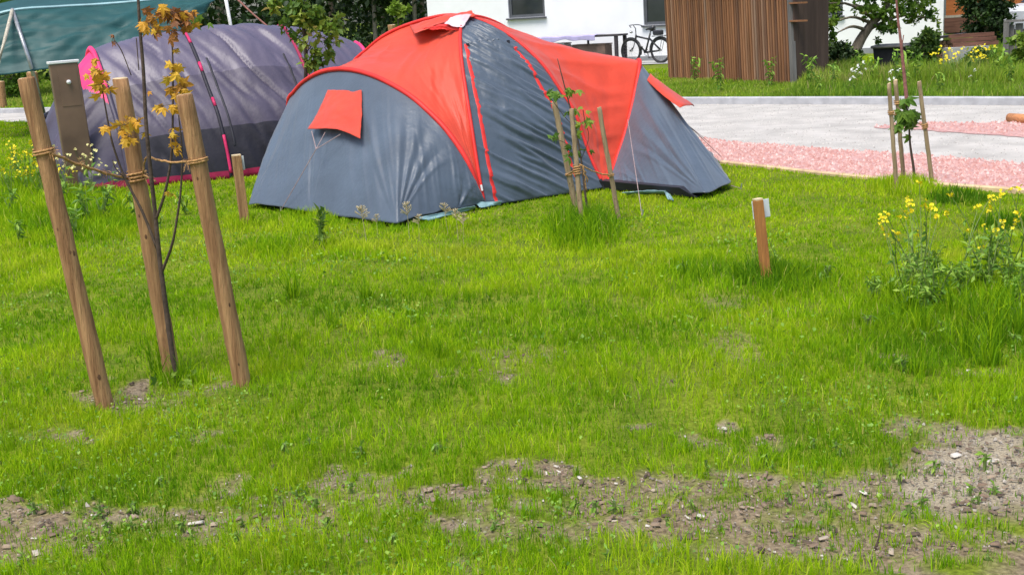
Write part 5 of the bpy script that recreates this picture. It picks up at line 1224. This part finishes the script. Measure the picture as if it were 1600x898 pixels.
# ------------------------------------------------------------------ flowers and weeds
def flower_proto(name, label, cat, group, h, stems, petal, seed, spread=.12, fs=.012, leafn=14, leafs=.08, heads=5, loc=(0, 0, 0), leafm=None):
    rr = random.Random(seed); root = thing(name, loc, label, cat, group); o_ = np.array(loc, float)
    bs_ = MB(); lp = []
    for k in range(stems):
        bf = MB()
        a = rr.uniform(0, 2 * PI); tip = o_ + np.array([math.cos(a) * spread * rr.uniform(.2, 1), math.sin(a) * spread * rr.uniform(.2, 1), h * rr.uniform(.65, 1.05)])
        c = catmull([o_ + np.array([rr.uniform(-.03, .03), rr.uniform(-.03, .03), -.02]), lerp(o_, tip, .5) + np.array([rr.uniform(-.02, .02), rr.uniform(-.02, .02), .03]), tip], 8); bs_.tube(c, np.linspace(.004, .0018, 8), 4)
        for q in range(leafn // stems): f = rr.uniform(.05, .7); lp.append(c[int(f * 7)])
        for q in range(heads):
            p = tip + np.array([rr.gauss(0, 1), rr.gauss(0, 1), rr.gauss(0, 1)]) * fs * 1.0; tz = np.array([rr.gauss(0, .6), -.6 + rr.gauss(0, .6), .7]); tz /= np.linalg.norm(tz); tx = np.cross(tz, [.3, .9, .2]); tx /= np.linalg.norm(tx); ty = np.cross(tz, tx)
            for e in range(4): an = e * PI / 2 + rr.random(); d = tx * math.cos(an) + ty * math.sin(an) + tz * .25; s = ty * math.cos(an) - tx * math.sin(an); bf.add([p, p + d * fs * .6 + s * fs * .5, p + d * fs, p + d * fs * .6 - s * fs * .5], [(0, 1, 2, 3)])
        bf.build('flower_head', petal, root)
    bs_.build('stem', M_stem, root)
    rng = np.random.default_rng(seed); lp = np.array(lp); V, T, tt = leaf_cloud(len(lp), lp, leafs * rng.uniform(.5, 1.3, len(lp)), rng.uniform(0, 1, len(lp)), .3, .1, .4, rng); np_mesh('leaves', V, T, tt, leafm or M_weed, root)
    return root
rr = random.Random(77)
grp = 'yellow rape plants on the right of the lawn'; lab = 'tall thin yellow flowered rape plant in the weedy patch at the right edge'
protos = [flower_proto('rape_plant', lab, 'wildflower', grp, h, s, M_yel, sd, .24, .0120, 18, .055, 7, tuple(G(px, py))) for h, s, sd, px, py in ((.50, 3, 1, 1440, 450), (.44, 2, 2, 1505, 430), (.56, 3, 3, 1570, 440))]
for i in range(13):
    px = rr.uniform(1405, 1640); py = rr.uniform(400, 470); dup(protos[i % 3], G(px, py), rr.uniform(0, 6), rr.uniform(.6, 1.05))
for px, py, s in ((1210, 405, .55), (1180, 410, .5), (1222, 420, .45)): dup(protos[1], G(px, py), rr.uniform(0, 6), s, 'small yellow flower beside the orange brown marker post', 'yellow flowers by the marker post')
grp = 'yellow wildflowers at the left edge'; lab = 'small yellow wildflower in the long grass at the left edge'
pb_ = flower_proto('meadow_flower', lab, 'wildflower', grp, .42, 4, M_yel, 11, .16, .017, 16, .10, 4, tuple(G(10, 300)))
for i in range(26): dup(pb_, G(rr.uniform(-40, 110), rr.uniform(255, 325)), rr.uniform(0, 6), rr.uniform(.6, 1.05))
grp = 'cream wildflowers before the pillar'; lab = 'cream yellow wildflower in front of the brown steel pillar'
pc_ = flower_proto('meadow_flower', lab, 'wildflower', grp, .50, 4, M_cream, 12, .18, .017, 16, .10, 4, tuple(G(130, 300)))
for i in range(8): dup(pc_, G(rr.uniform(85, 175), rr.uniform(286, 312)), rr.uniform(0, 6), rr.uniform(.7, 1.1))
flower_proto('flower_clump', 'dense clump of yellow flowers in the meadow before the low bush', 'wildflower', None, .62, 34, M_yel, 13, .62, .024, 60, .14, 3, tuple(G(1498, 134)))
grp = 'white umbels in the meadow'; lab = 'flat white wildflower in the meadow right of the slatted shed'
pw = flower_proto('white_wildflower', lab, 'wildflower', grp, .38, 2, M_white, 14, .12, .018, 8, .1, 6, tuple(G(1325, 146)))
for px, py in ((1336, 140), (1345, 133), (1328, 150), (1382, 150), (1395, 146), (1520, 140)): dup(pw, G(px, py), rr.uniform(0, 6), rr.uniform(.8, 1.1))
grp = 'leafy weeds in the meadow'; lab = 'leafy upright weed growing in the meadow beyond the road kerb'
def weed_proto(name, label, group, h, n, size, seed, loc, m=M_weed, lo=0.0, stems=3):
    rr = random.Random(seed); rng = np.random.default_rng(seed); root = thing(name, loc, label, 'weed', group); o_ = np.array(loc, float); b = MB(); lp = []
    for k in range(stems):
        tip = o_ + np.array([rr.uniform(-.3, .3) * h, rr.uniform(-.3, .3) * h, h * rr.uniform(.7, 1)]); c = catmull([o_ - Z * .02, lerp(o_, tip, .5) + np.array([0, 0, .03]), tip], 10); b.tube(c, np.linspace(.006, .002, 10), 4)
        for q in range(n // stems): lp.append(c[rr.randint(2, 9)])
    b.build('stem', M_stem, root); lp = np.array(lp); V, T, tt = leaf_cloud(len(lp), lp, size * rng.uniform(.4, 1.3, len(lp)), rng.uniform(0, 1, len(lp)), .35, .0, .34, rng); np_mesh('leaves', V, T, tt, m, root); return root
pm = weed_proto('leafy_weed', lab, grp, .62, 60, .13, 21, tuple(G(1125, 146)))
for px, py, s in ((1085, 132, .9), (1205, 138, .9), (1265, 140, 1), (1300, 142, .8), (1345, 136, 1), (1362, 138, .9), (1400, 140, 1.1), (1412, 150, .7), (1432, 138, 1), (1555, 130, 1), (1580, 140, .9), (1465, 150, .6), (1280, 150, .6)): dup(pm, G(px, py), rr.uniform(0, 6), s)
grp = 'broadleaf weeds on the right of the lawn'; lab = 'broad leaved green weed in the tall patch at the right of the lawn'
pr_ = [weed_proto('leafy_weed', lab, grp, .24, 70, .055, 22, tuple(G(1500, 470)), stems=4), weed_proto('leafy_weed', lab, grp, .32, 90, .06, 23, tuple(G(1545, 460)), stems=5), weed_proto('leafy_weed', lab, grp, .10, 26, .045, 24, tuple(G(1480, 540)), stems=5)]
for i in range(18): px, py = rr.uniform(1360, 1620), rr.uniform(430, 500); dup(pr_[i % 2], G(px, py), rr.uniform(0, 6), rr.uniform(.5, 1.1))
for i in range(12): px, py = rr.uniform(1330, 1620), rr.uniform(500, 590); dup(pr_[2], G(px, py), rr.uniform(0, 6), rr.uniform(.5, 1.1))
for i in range(5): px, py = rr.uniform(1040, 1300), rr.uniform(415, 455); dup(pr_[2], G(px, py), rr.uniform(0, 6), rr.uniform(.6, 1.2), 'low leafy weed in the strip of longer grass around the marker post', 'leafy weeds near the marker post')
grp = 'broadleaf weeds on the left of the lawn'; lab = 'broad leaved weed in the long grass behind the leaning stakes'
pl = weed_proto('leafy_weed', lab, grp, .34, 44, .12, 25, tuple(G(140, 352)), stems=5)
for px, py, s in ((160, 345, .9), (120, 370, .7), (215, 340, .7), (30, 380, .6), (90, 330, .8), (290, 335, .6), (250, 360, .5), (15, 335, .7)): dup(pl, G(px, py), rr.uniform(0, 6), s)
weed_proto('leafy_weed', 'yellow green leafy weed below the left end of the red tent', None, .32, 52, .09, 26, tuple(G(500, 388)), M_leaf, stems=5)
# rosettes and clover-like weeds scattered over lawn and soil
grp = 'small weeds in the lawn'; lab = 'small low weed in the thin grass of the foreground'
ps_ = [weed_proto('small_weed', lab, grp, .022, 14, .034, 30 + k, tuple(G(900 + 30 * k, 800)), stems=4) for k in range(3)]
for i in range(80):
    px, py = rr.uniform(0, 1600), rr.uniform(690, 895); dup(ps_[i % 3], G(px, py), rr.uniform(0, 6), rr.uniform(.4, 1.15))
# dry grass heads before the tent
grp = 'dry seed heads before the red tent'; lab = 'pale dry grass seed head standing before the grey end of the red tent'
def seedhead(loc, h, seed, label, group):
    rr = random.Random(seed); root = thing('grass_seed_head', loc, label, 'grass', group); o_ = np.array(loc, float); tip = o_ + np.array([rr.uniform(-.05, .05), 0, h]); b = MB(); b.tube([o_, lerp(o_, tip, .5), tip], .0018, 4); b.build('stem', M_drystem, root)
    b = MB()
    for k in range(26): f = rr.uniform(.68, 1); p = lerp(o_, tip, f); d = np.array([rr.gauss(0, 1), rr.gauss(0, 1), .9]); d /= np.linalg.norm(d); l_ = .05 * (1.15 - f) * 3 + .015; b.tube([p, p + d * l_], .003, 4)
    b.build('seed_spray', M_drystem, root); return root
s0 = seedhead(tuple(G(574, 385)), .30, 3, lab, grp)
for px, py, s in ((640, 376, .95), (655, 380, .7), (716, 374, .75), (724, 385, .8), (590, 372, .6), (700, 366, .8)): dup(s0, G(px, py), rr.uniform(0, 6), s)
# long grass tussocks that stand out of the lawn
def tussock(loc, n, h, seed, label, group, w=.006):
    rng = np.random.default_rng(seed); root = thing('grass_tussock', loc, label, 'grass', group); gr_ = Gr()
    x = loc[0] + rng.normal(0, .035, n); y = loc[1] + rng.normal(0, .035, n); gr_.add(*blades(x, y, h * rng.uniform(.5, 1.1, n), w * rng.uniform(.7, 1.3, n), rng.uniform(.05, .75, n), .7, z0=np.full(n, loc[2]))); gr_.build('blades', M_grass, root); return root
t0 = tussock(tuple(G(458, 468)), 60, .30, 1, 'tall grass tussock standing out of the lawn', 'tall grass tussocks in the lawn')
for px, py, s in ((520, 515, .6), (570, 470, .7), (660, 550, .6), (690, 560, .6), (455, 470, .5), (250, 585, .9), (285, 600, .7), (300, 590, .5), (1075, 440, .7), (1095, 448, .6), (1510, 560, .8), (1545, 575, .9), (1440, 590, .6), (240, 470, .5), (1150, 440, .6), (1165, 448, .5), (1225, 450, .6), (1245, 442, .5), (1420, 500, .9), (1460, 480, .9), (1490, 505, .9), (1530, 520, 1), (1570, 500, 1), (1595, 530, 1), (1440, 530, .8), (1400, 470, .7), (1555, 545, .9), (1480, 550, .7)): dup(t0, G(px, py), rr.uniform(0, 6), s)
# twigs and dark clods in the foreground
b = MB(); g = G(1366, 860); b.tube(catmull([g, PY(1372, 845, g[1]), PY(1377, 818, g[1])], 8), [.004, .0045, .005, .004, .003, .003, .002, .001], 5); tag(b.build('twig', M_bark, None, org=g), 'dark bent twig sticking up from the bare soil at lower right', 'twig')
def clod(px, py, s, label):
    b = MB(); g = G(px, py); bm_pts = []; rr = random.Random(px)
    for i in range(5):
        for j in range(8): a = 2 * PI * j / 8; e = PI * (i / 4) ; q = rr.uniform(.75, 1.15) * s; bm_pts.append(g + np.array([math.sin(e) * math.cos(a) * q, math.sin(e) * math.sin(a) * q, math.cos(e) * q * 1.2 + s * .7]))
    b.add(bm_pts, [(i * 8 + j, i * 8 + (j + 1) % 8, (i + 1) * 8 + (j + 1) % 8, (i + 1) * 8 + j) for i in range(4) for j in range(8)]); tag(b.build('bark_piece', M_bark, None, org=g), label, 'bark')
clod(1190, 864, .012, 'black bark lump on the soil at the bottom right of the picture'); clod(428, 733, .012, 'small black bark lump in the grass right of the stakes')
b = MB(); g = G(444, 808); b.tube([g, PY(442, 780, g[1])], [.002, .001], 4); tag(b.build('twig', M_bark, None, org=g), 'thin grey twig upright in the soil at lower left', 'twig')
